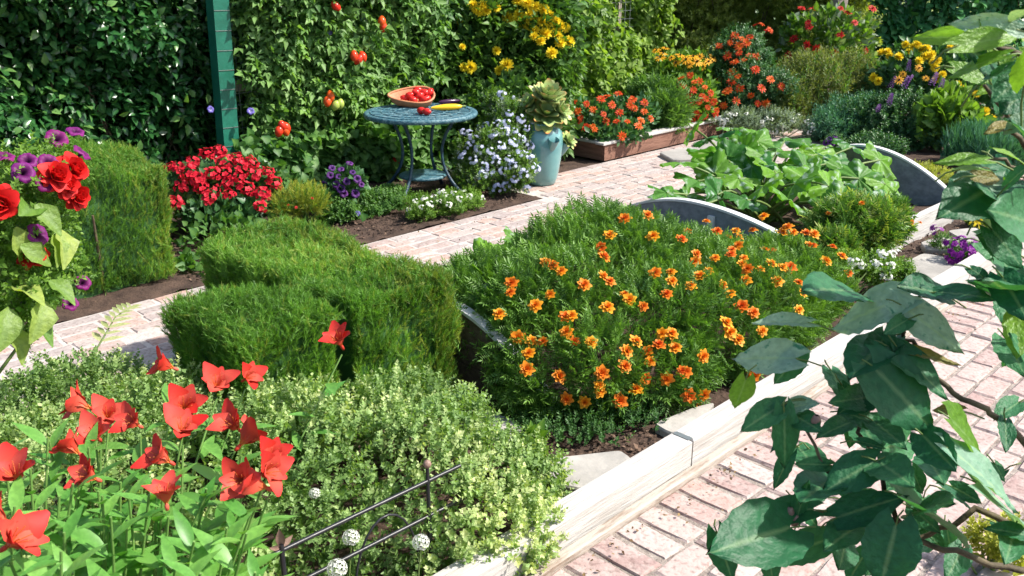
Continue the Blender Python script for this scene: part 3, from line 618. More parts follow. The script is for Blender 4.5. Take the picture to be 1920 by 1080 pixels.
# ================================================================== flagstones
def stone(px, label, th=.035, group=None):
    P = np.array([PZ(x, y, .02) for x, y in px]); c = P.mean(0); n = len(P); q = []
    for i in range(n):      # round the corners and roughen the edge
        a, b, d = P[i - 1], P[i], P[(i + 1) % n]; q += [b + (a - b) * .12, b + (a - b) * .03 + (d - b) * .03, b + (d - b) * .12, b + (d - b) * .4 + rs.normal(size=3) * [.006, .006, 0]]
    q = np.array(q); m = len(q); V_ = np.vstack([np.column_stack([q[:, :2], np.full(m, -.012)]), np.column_stack([q[:, :2], np.full(m, th - .008)]), np.column_stack([c[:2] + (q[:, :2] - c[:2]) * .965, np.full(m, th)]), [[c[0], c[1], th + .001]]])
    f4 = [(a * m + j, a * m + (j + 1) % m, (a + 1) * m + (j + 1) % m, (a + 1) * m + j) for a in (0, 1) for j in range(m)]; f3 = [(2 * m + j, 2 * m + (j + 1) % m, 3 * m) for j in range(m)]
    gg = G(); gg.add(V_ - [c[0], c[1], 0], f4); gg.f.append(np.array(f3)); gg.m.append(np.zeros(m, int)); o = link('stepping_stone', gg.mesh('stepping_stone', M_stone, False), None, Matrix.Translation((c[0], c[1], 0))); return tag(o, label, 'stone', 'stepping stones between bed and edging')
stone([(985, 868), (1060, 862), (1165, 850), (1190, 872), (1110, 925), (1050, 915)], 'flat grey stepping stone beside the timber edging below the thyme mat')
stone([(885, 768), (960, 790), (985, 815), (955, 826), (905, 825)], 'grey stepping stone in shade beside the brown planked bed end')
stone([(1225, 800), (1300, 770), (1340, 760), (1320, 790), (1262, 820)], 'small stepping stone shaded by the hanging marigold flowers')
stone([(1690, 497), (1730, 478), (1818, 492), (1770, 522), (1745, 530), (1700, 520)], 'pale stepping stone near the magenta flowers beside the white bed board')
stone([(1725, 458), (1768, 448), (1800, 455), (1780, 474), (1735, 470)], 'square stepping stone behind the magenta flowers')
stone([(1775, 436), (1830, 430), (1850, 452), (1812, 458)], 'stepping stone at the far corner of the squash bed')
stone([(1235, 288), (1290, 278), (1340, 280), (1330, 300), (1260, 302)], 'irregular flagstone laid in the rear path near the redwood bed')
stone([(1300, 268), (1350, 262), (1385, 268), (1365, 280), (1305, 280)], 'pale flagstone at the end of the redwood bed')

# ================================================================== fence behind: green post, rails, wires
VFN = -6.35
pu = uv(PV(428, 300, VFN))[0]
po = thing('trellis_post', 'tall dark green painted square wooden post rising behind the red geraniums', 'post', W(pu, VFN))
gg = G(); gg.box((0, 0, 1.1), (.062, .055, 1.12), bev=.01); TPOST = Matrix.Translation(W(pu, VFN)) @ Matrix.Rotation(.03, 4, 'Y') @ Matrix.Rotation(GANG, 4, 'Z'); link('shaft', gg.mesh('shaft', M_greenpaint, False), po, TPOST)
for k in range(14):
    gg = G(); gg.box((0, -.0575, .15 + k * .14), (.0625, .002, .002)); link('wire', gg.mesh('wire', M_wire, False), po, TPOST)
fe = thing('wire_fence', 'wire mesh fence with grey timber rails hidden behind the tomato vines', 'fence', W(5.5, VFN - .1))
for z in (.22, .84, 1.62): board((5.95, VFN - .16, z), 5.0, .04, .09, M_rail, 'rail', fe)
for k in range(4): board((pu + .15 + k * 1.6, VFN - .205, .84), .05, .05, 1.75, M_rail, 'fence_post', fe)
gg = G()
for k in range(57): gg.box((-2.5 + k * .088, 0, .9), (.0018, .0018, .85))
for k in range(20): gg.box((0, 0, .08 + k * .088), (2.5, .0018, .0018))
link('mesh_panel', gg.mesh('mesh_panel', M_wire, False), fe, Matrix.Translation(W(5.95, VFN - .12)) @ Matrix.Rotation(GANG, 4, 'Z'), kind='stuff')

# ================================================================== table
tc_ = np.array([-.70, 7.0, 0.]); TT = .655
tb = thing('bistro_table', 'round blue cast metal garden table with bowed legs and small lower shelf', 'table', tc_)
gg = G(); gg.lathe([(.0, TT), (.40, TT), (.425, TT + .004), (.435, TT - .004), (.437, TT - .018), (.43, TT - .032), (.418, TT - .034), (.40, TT - .016), (0, TT - .016)], 56, tc_)
link('table_top', gg.mesh('table_top', M_ironlight), tb)
gg = G()
for rr in (.10, .2, .3, .385):
    th = np.linspace(0, 2 * np.pi, 49); gg.tube(np.column_stack([tc_[0] + rr * np.cos(th), tc_[1] + rr * np.sin(th), np.full(49, TT + .002)]), .005, 5, cap=False)
for k in range(16):
    a = k * math.pi / 8; gg.tube([tc_ + [.1 * math.cos(a), .1 * math.sin(a), TT + .002], tc_ + [.25 * math.cos(a + .15), .25 * math.sin(a + .15), TT + .002], tc_ + [.385 * math.cos(a), .385 * math.sin(a), TT + .002]], .004, 4)
link('cast_tracery', gg.mesh('cast_tracery', M_ironlight), tb)
for a in (-112, -20, 70, 160):
    a = math.radians(a); o_ = np.array([math.cos(a), math.sin(a), 0]); t = np.linspace(0, 1, 16); zz = TT - .03 - t * (TT - .03); rr = .30 - .135 * np.sin(np.pi * np.clip(t / .95, 0, 1)) ** .8 + .06 * t ** 4
    gg = G(); gg.tube(tc_ + o_ * rr[:, None] + np.array([0, 0, 1.]) * zz[:, None], .016 - .004 * np.sin(np.pi * t), 7); link('leg', gg.mesh('leg', M_iron), tb)
gg = G(); gg.lathe([(0, .172), (.175, .172), (.185, .166), (.185, .152), (.175, .148), (0, .15)], 40, tc_); link('lower_shelf', gg.mesh('lower_shelf', M_ironlight), tb)
gg = G(); th = np.linspace(0, 2 * np.pi, 41); gg.tube(np.column_stack([tc_[0] + .30 * np.cos(th), tc_[1] + .30 * np.sin(th), np.full(41, TT - .045)]), .008, 5, cap=False); link('apron_ring', gg.mesh('apron_ring', M_iron), tb)
# terracotta shell-shaped bowl, tilted slightly
bc = PZ(781, 193, TT + .03); bc[2] = TT
bk = thing('bowl', 'teardrop terracotta bowl heaped with plum tomatoes on the blue table', 'bowl', bc)
def tear(a, s): return np.array([s * (.135 * math.cos(a) - (.075 * ((1 - math.cos(a)) / 2) ** 3)), s * .092 * math.sin(a) * (1 + .25 * math.cos(a))])
n = 40; prof = [(.45, 0.002), (.72, .012), (.92, .045), (1.02, .085), (1.06, .092), (1.04, .094), (.97, .084), (.85, .048), (.6, .02), (0.02, .016)]; V_ = []
for s, z in prof:
    for j in range(n): a = 2 * math.pi * j / n; q = tear(a, s); V_.append((q[0], q[1], z + (.045 * q[1] / .09 if z > .03 else 0)))
f = [(i * n + j, i * n + (j + 1) % n, (i + 1) * n + (j + 1) % n, (i + 1) * n + j) for i in range(len(prof) - 1) for j in range(n)]
gg = G(); gg.add(V_, f); gg.add([V_[j] for j in range(n)], [tuple(range(n))]) if False else None
link('bowl_body', gg.mesh('bowl_body', M_terra), bk, Matrix.Translation(bc) @ Matrix.Rotation(.12, 4, 'Z'))
gg = G(); th = np.linspace(0, 2 * np.pi, n + 1); gg.tube([(*tear(a, 1.05), .093 + .045 * tear(a, 1.05)[1] / .09) for a in th], .009, 6, cap=False); link('rim', gg.mesh('rim', M_terra), bk, Matrix.Translation(bc) @ Matrix.Rotation(.12, 4, 'Z'))
def egg(L, R, m, name):
    gg = G(); t = np.linspace(0, 1, 12); r = R * np.sin(np.pi * t) ** .62; prof = np.column_stack([r, (t - .5) * L]); gg.lathe(prof, 16); return gg.mesh(name, m)
ME_plum = egg(.082, .027, M_tomred, 'plum_tomato'); ME_vt = egg(.095, .032, M_tomato, 'vine_tomato'); ME_gt = egg(.09, .032, M_tomgreen, 'green_tomato')
sp = [(-.09, .0, .062), (-.03, .035, .06), (-.02, -.03, .058), (.04, .03, .06), (.045, -.035, .058), (.09, 0, .06), (-.055, -.005, .088), (.0, .02, .097), (.03, -.015, .093), (.07, .025, .092), (.01, .05, .098), (-.02, -.05, .08), (.06, -.045, .078), (.105, .035, .09)]
for i, (x, y, z) in enumerate(sp):
    M = Matrix.Translation(bc + [x, y, z + .004 + .022 * y / .05]) @ Matrix.Rotation(rs.uniform(0, 6), 4, 'Z') @ Matrix.Rotation(1.2 + rs.normal() * .2, 4, 'X')
    tag(link('plum_tomato', ME_plum, None, M), 'glossy red plum tomato heaped inside the terracotta bowl', 'tomato', 'tomatoes in the bowl')
for x, y, lab in ((790, 208, 'red plum tomato on the blue table top touching the terracotta bowl'), (800, 210, 'red plum tomato on the blue table top at the tip of the courgette')):
    P = PZ(x, y, TT + .027); P[2] = TT + .0295
    tag(link('plum_tomato', ME_plum, None, Matrix.Translation(P) @ Matrix.Rotation(rs.uniform(1, 2.2), 4, 'Z') @ Matrix.Rotation(1.5708, 4, 'X')), lab, 'tomato', 'tomatoes on the table top')
def along(name, m, a, b, R, neck=.6, bend=.0, h=None):
    t = np.linspace(0, 1, 15); p = a + (b - a) * t[:, None]; p[:, 2] += bend * np.sin(np.pi * t); r = R * (np.sin(np.pi * np.clip(t * .96 + .02, 0, 1)) ** .4) * (neck + (1 - neck) * t); gg = G(); gg.tube(p, r, 14); return gg.mesh(name, m)
a, b = PZ(808, 202, TT + .03), PZ(866, 199, TT + .03); a[2] = b[2] = TT + .0275
o = thing('yellow_courgette', 'long yellow courgette lying on the blue table top', 'vegetable', (a + b) / 2); link('fruit', along('fruit', M_yellowskin, a, b, .029, .7), o)
gg = G(); gg.tube([b, b + (b - a) * .12], [.012, .009], 7); link('stalk', gg.mesh('stalk', M_stem), o)
a, b = PZ(822, 194, TT + .02), PZ(862, 191, TT + .02); a[2] = b[2] = TT + .0215; a[1] += .05; b[1] += .06
o = thing('aubergine', 'slim dark purple aubergine behind the yellow courgette', 'vegetable', (a + b) / 2); link('fruit', along('fruit', M_egg, b, a, .022, .75), o)
gg = G(); gg.tube([b, b + (b - a) * .15], [.013, .006], 7); link('stalk', gg.mesh('stalk', M_stem), o)

# ================================================================== glazed strawberry pot
pc = np.array([.245, 7.39, 0.])
pt = thing('glazed_pot', 'tall turquoise glazed pot with side pockets standing on the brick path', 'pot', pc)
gg = G(); gg.lathe([(0, .002), (.105, .002), (.118, .012), (.135, .07), (.158, .2), (.172, .31), (.174, .37), (.165, .43), (.14, .472), (.122, .486), (.13, .498), (.135, .508), (.128, .514), (.112, .505), (.105, .47), (0, .47)], 48, pc); link('body', gg.mesh('body', M_glaze), pt)
gg = G(); gg.lathe([(.0, .485), (.109, .485)], 24, pc); link('potting_soil', gg.mesh('potting_soil', M_soil), pt)
for k, (ang, z) in enumerate(((-62, .37), (8, .30), (-170, .33), (100, .3))):
    a = math.radians(ang); o_ = np.array([math.cos(a), math.sin(a), 0]); gg = G(); t = np.linspace(0, 1, 7)
    p = pc + o_ * (.135 + .06 * t)[:, None] + np.array([0, 0, 1.]) * (z - .07 + .10 * t ** 1.3)[:, None]; gg.tube(p, .022 + .024 * t, 14, cap=False); gg.tube([p[4], p[4] + (p[5] - p[4]) * .3], [.036, .034], 14, m=1); link('pocket', gg.mesh('pocket', [M_glaze, M_soil]), pt)  # soil plug in the mouth also stands for its dark shade
# succulent rosettes
tp = leaf_tpl(5, lambda a: .05 + .27 * math.sin(math.pi * min(.88, a * .85 + .08)) * (1 if a < .95 else .35), .35, -.12); tt = np.repeat(np.linspace(0, 1, 6), 3); tp = (tp[0], tp[1], tt)
gg = G(); gg.add(tp[0], tp[1], tt); gg.add(tp[0] * [.96, .97, 1] + [0, 0, -.05], tp[1][:, ::-1], tt); ME_sl = gg.mesh('leaf', M_succ)
def rosette(root, c, axis, R, rings):
    axis = nrm(np.asarray(axis, float)); x = nrm(np.cross(axis, [.2, .9, .1])); y = np.cross(axis, x)
    gh = G(); gh.tube([c - axis * .04, c, c + axis * R * .3], [.018, .02, .008], 7); heart = link('rosette', gh.mesh('rosette', M_succ), root)
    for i, (k, tilt, L, h) in enumerate(rings):
        for j in range(k):
            a = 6.283 * (j + .5 * (i % 2)) / k + rs.normal() * .1; o_ = x * math.cos(a) + y * math.sin(a); d = o_ * math.cos(tilt) + axis * math.sin(tilt); n_ = axis * math.cos(tilt) - o_ * math.sin(tilt)
            link('leaf', ME_sl, heart, local=True, M=frame(c + axis * h * R + o_ * R * .08, d, n_, R * L * rs.uniform(.9, 1.1)))
su = thing('succulent', 'large pale green and red tipped rosette succulent growing in the glazed pot', 'succulent', pc + [0, 0, .486])
gg = G(); gg.tube([pc + [0, 0, .48], pc + [0, .0, .58], pc + [.01, -.01, .66], pc + [.02, 0, .72]], .022, 7); link('stem', gg.mesh('stem', M_twig), su)
rosette(su, pc + [.025, -.03, .55], (.15, -.5, .85), .17, ((9, -.15, 1, 0), (8, .15, .95, .1), (7, .5, .8, .2), (5, .9, .6, .25)))
rosette(su, pc + [.03, .0, .68], (.2, -.3, .9), .16, ((8, .3, 1, 0), (7, .6, .95, .1), (6, .9, .85, .18), (4, 1.25, .6, .2)))
rosette(su, pc + [-.085, -.0, .64], (-.6, -.3, .7), .13, ((7, .1, 1, 0), (6, .5, .85, .1), (4, 1., .6, .2))); rosette(su, pc + [.13, -.03, .60], (.75, -.5, .5), .12, ((7, .2, 1, 0), (6, .6, .85, .1), (4, 1., .6, .2)))
for lab, c, ax in (('small reddish rosette succulent sprouting from the turquoise pot pocket beside the blue flowers', pc + [-.2, -.06, .34], (-.8, -.3, .6)), ('pale tan rosette succulent in the turquoise pot pocket beside the redwood bed', pc + [.21, .03, .345], (.7, -.4, .6))):
    s2 = thing('succulent', lab, 'succulent', c); rosette(s2, c, ax, .085, ((7, .1, 1, 0), (6, .5, .8, .1), (4, 1., .6, .15)))

# ================================================================== clipped rosemary hedges
def box_hedge(name, label, boxes, dens, m, dome=0, tip=.085, rnd_r=.09):
    A = np.array(boxes); c = W(*((A[0, 0] + A[0, 1]) / 2, (A[0, 2] + A[0, 3]) / 2)); root = thing(name, label, 'hedge', c)
    PP = []; NN = []
    for bi, (u0, u1, v0, v1, h) in enumerate(boxes):
        faces = [((u1 - u0) * (v1 - v0), 'z', 1), ((u1 - u0) * h, 'v', 1), ((u1 - u0) * h, 'v', 0), ((v1 - v0) * h, 'u', 1), ((v1 - v0) * h, 'u', 0)]
        for ar, ax, sd in faces:
            k = int(ar * dens * (1.25 if ax == 'z' else 1)); a, b = rs.random(k), rs.random(k)
            if ax == 'z': q = np.column_stack([u0 + (u1 - u0) * a, v0 + (v1 - v0) * b, np.full(k, h)]); nn = np.tile([0, 0, 1.], (k, 1))
            elif ax == 'v': q = np.column_stack([u0 + (u1 - u0) * a, np.full(k, v1 if sd else v0), h * b]); nn = np.tile([0, 1. if sd else -1., 0], (k, 1))
            else: q = np.column_stack([np.full(k, u1 if sd else u0), v0 + (v1 - v0) * a, h * b]); nn = np.tile([1. if sd else -1., 0, 0], (k, 1))
            ok = np.ones(k, bool)
            for bj, (p0, p1, q0, q1, hh) in enumerate(boxes):
                if bj != bi: ok &= ~((q[:, 0] > p0 - .001) & (q[:, 0] < p1 + .001) & (q[:, 1] > q0 - .001) & (q[:, 1] < q1 + .001) & (q[:, 2] < hh - .001))
            q, nn = q[ok], nn[ok]
            # rounded edges: pull points near the box edges inwards
            lo = np.array([u0, v0, -9]) + rnd_r; hi = np.array([u1, v1, h]) - rnd_r; inn = np.clip(q, lo, hi); dv = q - inn; ln = np.linalg.norm(dv, axis=1, keepdims=True); q = inn + dv / np.maximum(ln, 1e-6) * np.minimum(ln, rnd_r); nn = np.where(ln > 1e-6, dv / np.maximum(ln, 1e-6), nn)
            if dome: q[:, 2] += dome * np.clip(1 - (((q[:, 0] - (u0 + u1) / 2) / (u1 - u0) * 1.9) ** 2 + ((q[:, 1] - (v0 + v1) / 2) / (v1 - v0) * 1.9) ** 2), 0, 1) * (q[:, 2] / h) ** 3
            PP.append(q); NN.append(nn)
    Q = np.concatenate(PP); N = np.concatenate(NN); P = UG * Q[:, :1] + VG * Q[:, 1:2] + np.array([0, 0, 1.]) * Q[:, 2:]; N = UG * N[:, :1] + VG * N[:, 1:2] + np.array([0, 0, 1.]) * N[:, 2:]
    k = len(P); top = N[:, 2] > .6
    P = P + N * (.025 * nz(P, 9, 4) + .02 * nz(P, 24, 5) - .03)[:, None]
    d = nrm(N * np.where(top, .2, .45)[:, None] + np.array([0, 0, 1.]) * np.where(top, .55, .75)[:, None] + rs.normal(size=(k, 3)) * np.where(top, .5, .3)[:, None])
    sz = tip * rs.uniform(.7, 1.35, k); P = P - d * (sz * .75)[:, None] - N * (rs.random(k) ** 2 * .05)[:, None]; P[:, 2] = np.maximum(P[:, 2], .015)
    rn = np.clip(.4 + .28 * nz(P, 7, 6) + .2 * nz(P, 19, 9) + rs.normal(size=k) * .2, 0, 1); mi = (rs.random(k) < np.clip(.12 + .5 * (P @ UG - (A[:, 0].min() + .62 * (A[:, 1].max() - A[:, 0].min()))) / .4, .08, .75)).astype(int)  # mi: sunlit end painted in, more bright yellow sprigs towards high u
    link('foliage', cloud(P, d, rs.normal(size=(k, 3)), sz, T_rose, m, 'foliage', rn, mi), root, kind='stuff')
    gg = G()
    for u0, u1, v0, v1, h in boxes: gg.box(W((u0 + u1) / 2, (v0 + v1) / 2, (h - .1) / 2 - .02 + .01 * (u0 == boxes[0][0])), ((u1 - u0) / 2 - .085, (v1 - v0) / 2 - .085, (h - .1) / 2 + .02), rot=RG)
    link('dark_core', gg.mesh('dark_core', M_dark, False), root)  # plain dark hull added so the hedge isn't seen through
    gg = G()
    for i in range(10):
        u0, u1, v0, v1, h = boxes[i % len(boxes)]; p = W(rs.uniform(u0 + .1, u1 - .1), rs.uniform(v0 + .08, v1 - .08), -.02); gg.tube([p, p + [0, 0, .12], p + [rs.normal() * .03, rs.normal() * .03, h * .7]], [.012, .01, .006], 6)
    link('stems', gg.mesh('stems', M_twig), root, kind='stuff'); return root
box_hedge('rosemary_hedge', 'low L-shaped clipped rosemary hedge with a flat top beside the raised bed', [(1.74, 2.30, -3.78, -2.56, .60), (1.29, 1.76, -3.14, -2.562, .595)], 4200, [M_rose, M_roset], tip=.085)
box_hedge('rosemary_hedge', 'tall domed clipped rosemary bush beyond the brick path, below the laurel hedge', [(1.40, 2.22, -5.5, -4.86, .70)], 3800, [M_rose, M_roset], .15, tip=.08, rnd_r=.09)

# ================================================================== background hedges and vines
gg = G(); gg.add(*T_med[0]); ME_laurel = gg.mesh('leaf', M_laurelo)
slab('laurel_hedge', 'tall dense dark green laurel hedge with glossy leaves behind the green post', 'hedge', .6, 3.95, -6.55, .5, 1.95, 23000, T_med, .078, M_laurel, lump=.13, stems=14, leafn=290, leafmesh=ME_laurel)
for nm, lab, a0, a1, vv in (('rear_hedge', 'dark evergreen hedge standing behind the wire fence and vines', 3.9, 9.2, -7.5),):
    slab(nm, lab, 'hedge', a0, a1, vv, .45, 2.0, 9000, T_med, .11, M_laurel, lump=.1, stems=6)
r = slab('tomato_vine', 'bushy tomato vine with red plum tomatoes climbing the fence beside the green post', 'vine', 3.55, 5.35, -6.22, .28, 1.75, 4200, T_tom, .15, M_tomv, lump=.10, stems=10, up=-.25, smat=M_stem,
    flowers=[(F_blue, [(617, 60), (470, 208), (682, 36), (590, 272), (395, 205)], .06)])
def tomatoes(root, px, me, v, name='tomato'):
    for x, y in px: link(name, me, root, Matrix.Translation(PV(x, y, v)) @ Matrix.Rotation(rs.normal() * .35, 4, 'X') @ Matrix.Rotation(rs.normal() * .35, 4, 'Y'))
tomatoes(r, [(664, 105), (680, 106), (672, 112), (620, 180), (614, 190), (529, 236), (535, 245), (523, 246), (536, 238), (716, 40), (718, 50), (630, 12)], ME_vt, -6.02); tomatoes(r, [(629, 198), (638, 195)], ME_gt, -6.0, 'green_tomato')
r = slab('mixed_vine', 'dense green vine with heart shaped leaves on the fence behind the blue table', 'vine', 5.05, 7.3, -6.30, .3, 1.75, 6800, T_heart + T_med, .085, M_vine, lump=.10, stems=12, up=-.3, smat=M_stem, flowers=[(F_blue, [(770, 12)], .06)])
tomatoes(r, [(742, 305)], ME_vt, -5.95)
slab('ground_vine', 'leafy vine foliage trailing along the fence foot behind the table legs', 'vine', 3.3, 5.7, -6.0, .25, .42, 2600, T_heart, .085, M_vine, lump=.08, up=-.1)
slab('hop_vine', 'bright yellow-green climbing vine on the fence behind the zinnia bed', 'vine', 7.2, 9.1, -6.40, .4, 1.9, 7600, T_heart, .075, M_hop, lump=.14, stems=8, up=-.35, smat=M_stem)
slab('olive_shrub_border', 'yellowish olive green shrub screen behind the orange flowers', 'shrub', 1.6, 4.4, 11.6, .6, 1.9, 9500, T_small, .16, M_olive, lump=.34, stems=12, axis='y', up=.3)
gg = G(); gg.add(*T_heart[0]); ME_ivy = gg.mesh('leaf', leafmat('ivy_single', (.02, .12, .045), (.10, .30, .10), .25, .35, obj=True))
slab('ivy_screen', 'dark green ivy covered screen behind the yellow and red flowers', 'ivy', 3.9, 6.75, 12.2, .4, 2.2, 8500, T_heart, .115, M_ivy, lump=.12, stems=8, axis='y', up=-.5, leafn=150, leafmesh=ME_ivy, jit=.35)
slab('boundary_hedge', 'dark hedge closing the garden behind the olive shrubs', 'hedge', -6, 4.2, 13.2, .5, 2.3, 6000, T_med, .16, M_dark, lump=.2, axis='y')
o = thing('wooden_post', 'weathered brown wooden post standing among the red flowers', 'post', (3.93, 11.4, 0)); gg = G(); gg.box((0, 0, .95), (.075, .06, .97), bev=.01); link('shaft', gg.mesh('shaft', M_rail, False), o, Matrix.Translation((3.93, 11.4, 0)) @ Matrix.Rotation(.4, 4, 'Z')); gg = G(); gg.box((0, 0, 0), (.085, .07, .012)); link('cap', gg.mesh('cap', M_rail, False), o, Matrix.Translation((3.93, 11.4, 1.934)) @ Matrix.Rotation(.4, 4, 'Z'))

# ================================================================== mid-ground flowers
ger = [E(385, 345, 130, 90, 6.05), E(455, 350, 130, 100, 6.1), E(420, 385, 190, 70, 5.95)]
plant('geranium', 'geranium covered in bright red flower heads below the green post', 'flower plant', ger, 1500, T_heart, .055, M_dark, up=.3, stems=14,
      flowers=[(F_ger, [(340, 320), (365, 312), (388, 298), (412, 292), (372, 338), (398, 330), (425, 312), (445, 305), (470, 312), (345, 348), (380, 362), (405, 355), (430, 345), (450, 335), (475, 330), (497, 328), (508, 345), (395, 378), (430, 372), (460, 362), (490, 370), (325, 322), (338, 386), (328, 384), (452, 318), (418, 330), (484, 390), (358, 330)], .10, 'flower_head')])
plant('dwarf_shrub', 'small yellow-green needle-leaved shrub between the geranium and the violet petunias', 'shrub', [E(570, 375, 90, 55, 6.0), E(535, 385, 60, 40, 5.95)], 420, T_rose, .12, [M_lime, M_rose], up=.5, flowers=[(F_red, [(540, 385), (556, 388), (585, 372)], .025)])
plant('violet_petunia', 'mound of violet petunias beside the blue table legs', 'flower plant', [E(648, 340, 80, 65, 6.35), E(640, 375, 70, 40, 6.3)], 500, T_heart, .05, M_dark, flowers=[(F_viol, [(622, 330), (640, 320), (660, 325), (675, 345), (632, 345), (650, 340), (665, 360), (645, 360), (625, 318), (655, 310), (636, 332), (668, 336), (640, 352), (612, 345)], .058)])
plant('low_herb', 'low leafy herb clump at the table foot in front of the fence', 'herb', [E(690, 385, 120, 60, 6.5), E(735, 375, 70, 50, 6.7), E(640, 400, 60, 40, 6.2)], 900, T_small, .085, M_vine, flowers=[(F_blue, [(668, 400), (676, 412)], .04)])
plant('alyssum', 'white flowering alyssum clump on mulch at the foot of the blue table', 'flower plant', [E(795, 390, 70, 45, 6.32, .18), E(845, 382, 70, 42, 6.42, .18), E(885, 376, 40, 38, 6.6, .12)], 900, T_small, .06, M_fresh, up=.5,
      flowers=[(F_whitec, [(780, 380), (795, 375), (805, 385), (790, 390), (820, 380), (835, 370), (850, 365), (868, 362), (880, 370), (860, 375), (842, 385), (902, 372), (770, 395), (812, 372), (828, 362)], .045)])
plb = [E(925, 300, 130, 120, 7.15), E(905, 335, 110, 70, 7.05), E(955, 250, 90, 110, 7.3), E(965, 320, 80, 80, 7.0), E(935, 200, 55, 60, 7.4)]
plant('plumbago', 'bushy shrub covered in pale blue flowers between the table and the glazed pot', 'shrub', plb, 2000, T_small, .085, [M_fresh, M_grey], up=.4, stems=14,
      flowers=[(F_plum, [(868, 250), (880, 252), (905, 240), (890, 262), (915, 235), (935, 232), (955, 215), (975, 225), (940, 180), (960, 188), (925, 255), (945, 250), (965, 245), (985, 240), (900, 280), (920, 285), (940, 275), (960, 270), (870, 290), (890, 300), (930, 300), (955, 300), (975, 290), (990, 295), (1000, 315), (920, 325), (945, 320), (965, 335), (980, 325), (950, 345), (930, 350), (985, 350), (905, 330), (990, 270), (880, 275), (910, 310), (962, 310), (975, 260), (950, 232)], .068)])
r = thing('strap_plant', 'pale cream strap-leaved plant on mulch beside the table leg', 'plant', PZ(862, 352)); P0 = PZ(862, 352)
ST = G(); ST.add(*T_strap[0]); ME_strap = ST.mesh('leaf', leafmat('cream_strap_single', (.28, .31, .14), (.52, .52, .32), .3, .5, obj=True))
for k in range(13): a = k * 2.4; link('leaf', ME_strap, r, frame(P0, np.array([math.cos(a) * .6, math.sin(a) * .6, 1.]) + rs.normal(size=3) * .15, np.array([-math.cos(a), -math.sin(a), .6]), rs.uniform(.2, .34)))
tag_e = [E(880, 120, 150, 160, 8.5), E(980, 120, 190, 170, 8.6), E(1000, 30, 150, 120, 8.7), E(900, 40, 130, 110, 8.6), E(930, 210, 160, 120, 8.3), E(1000, 230, 130, 120, 8.3)]
plant('yellow_marigold_shrub', 'tall bushy marigold shrub with big yellow pompon flowers behind the table', 'shrub', tag_e, 3000, T_tom, .16, M_tag, up=.2, stems=14,
      flowers=[(F_pom, [(865, 38), (893, 22), (905, 15), (928, 17), (882, 155 - 30), (871, 126), (868, 90, .6), (927, 97, .7), (940, 132), (952, 122), (1031, 101), (973, 5), (990, 10), (1005, 15), (1018, 20), (1028, 28), (975, 28), (960, 42), (968, 50), (990, 55), (1000, 72), (1012, 80), (1020, 68), (1030, 62), (1042, 72), (1048, 48), (1040, 38), (1055, 50), (1015, 40), (995, 30), (900, 25), (955, 32), (1060, 82), (1002, 62), (1026, 40), (1045, 84), (888, 14), (910, 22), (972, 48), (1035, 50)], .105)])
plant('zinnia_bed_plant', 'clump of orange-red zinnias filling the corner of the redwood bed', 'flower plant', [E(1110, 225, 110, 85, 8.75), E(1170, 220, 110, 85, 9.0), E(1140, 245, 150, 50, 8.7)], 1500, T_med, .075, M_dark, up=.3, zmin=.12,
      flowers=[(F_zin, [(1078, 195), (1100, 198), (1112, 208), (1126, 190), (1140, 185), (1060, 225), (1072, 236), (1090, 232), (1100, 242), (1112, 240), (1135, 228), (1155, 232), (1157, 212), (1180, 200), (1188, 205), (1205, 210), (1216, 222), (1195, 240), (1165, 255), (1200, 230), (1130, 215), (1175, 232), (1085, 210), (1205, 195), (1160, 180), (1115, 245), (1090, 222), (1145, 200), (1185, 190), (1063, 185)], .085)])
plant('feathery_plant', 'fine feathery green plant beside the orange zinnia clump', 'plant', [E(1245, 215, 85, 85, 9.3), E(1225, 180, 80, 60, 9.6)], 1100, T_feather, .16, M_feath, up=.4, zmin=.1)
plant('zinnia_plant', 'rounded scarlet and orange zinnia clump at the far end of the redwood bed', 'flower plant', [E(1305, 185, 85, 90, 9.6), E(1290, 165, 60, 50, 9.7)], 800, T_med, .07, M_fresh, up=.3, zmin=.1,
      flowers=[(F_zin, [(1280, 150), (1295, 145), (1310, 155), (1320, 165), (1285, 165), (1300, 170), (1330, 175), (1290, 180), (1335, 190), (1340, 205), (1325, 200), (1310, 190), (1295, 195), (1305, 210), (1320, 215), (1275, 160), (1315, 180), (1338, 212), (1302, 156), (1322, 185), (1300, 222), (1312, 218)], .085)])
plant('rudbeckia', 'golden yellow black-eyed daisies behind the scarlet zinnias', 'flower plant', [E(1280, 125, 120, 60, 10.2), E(1250, 150, 80, 60, 10.1)], 900, T_med, .09, M_fresh, flowers=[(F_rud, [(1232, 100), (1245, 105), (1260, 112), (1275, 108), (1285, 115), (1292, 122), (1305, 118), (1315, 125), (1325, 118), (1298, 110), (1250, 95), (1268, 120), (1310, 110), (1333, 112), (1240, 112)], .12)])
plant('orange_zinnia_tower', 'tall dark-leaved plant dotted with orange blooms beside the golden daisies', 'flower plant', [E(1385, 110, 110, 110, 10.3), E(1415, 165, 130, 110, 10.0), E(1375, 190, 90, 60, 9.9), E(1390, 80, 80, 60, 10.4)], 1900, T_small, .11, M_dark,
      flowers=[(F_zin, [(1378, 70), (1390, 75), (1370, 82), (1385, 88), (1398, 82), (1365, 105), (1385, 100), (1415, 107), (1380, 120), (1395, 117), (1375, 138), (1385, 145), (1352, 147), (1374, 154), (1416, 133), (1443, 150), (1367, 172), (1388, 165), (1427, 165), (1408, 178), (1420, 192), (1435, 192), (1380, 190), (1358, 197), (1378, 206), (1362, 175), (1403, 105), (1462, 162), (1350, 88), (1405, 72), (1425, 50), (1440, 60)], .095)])
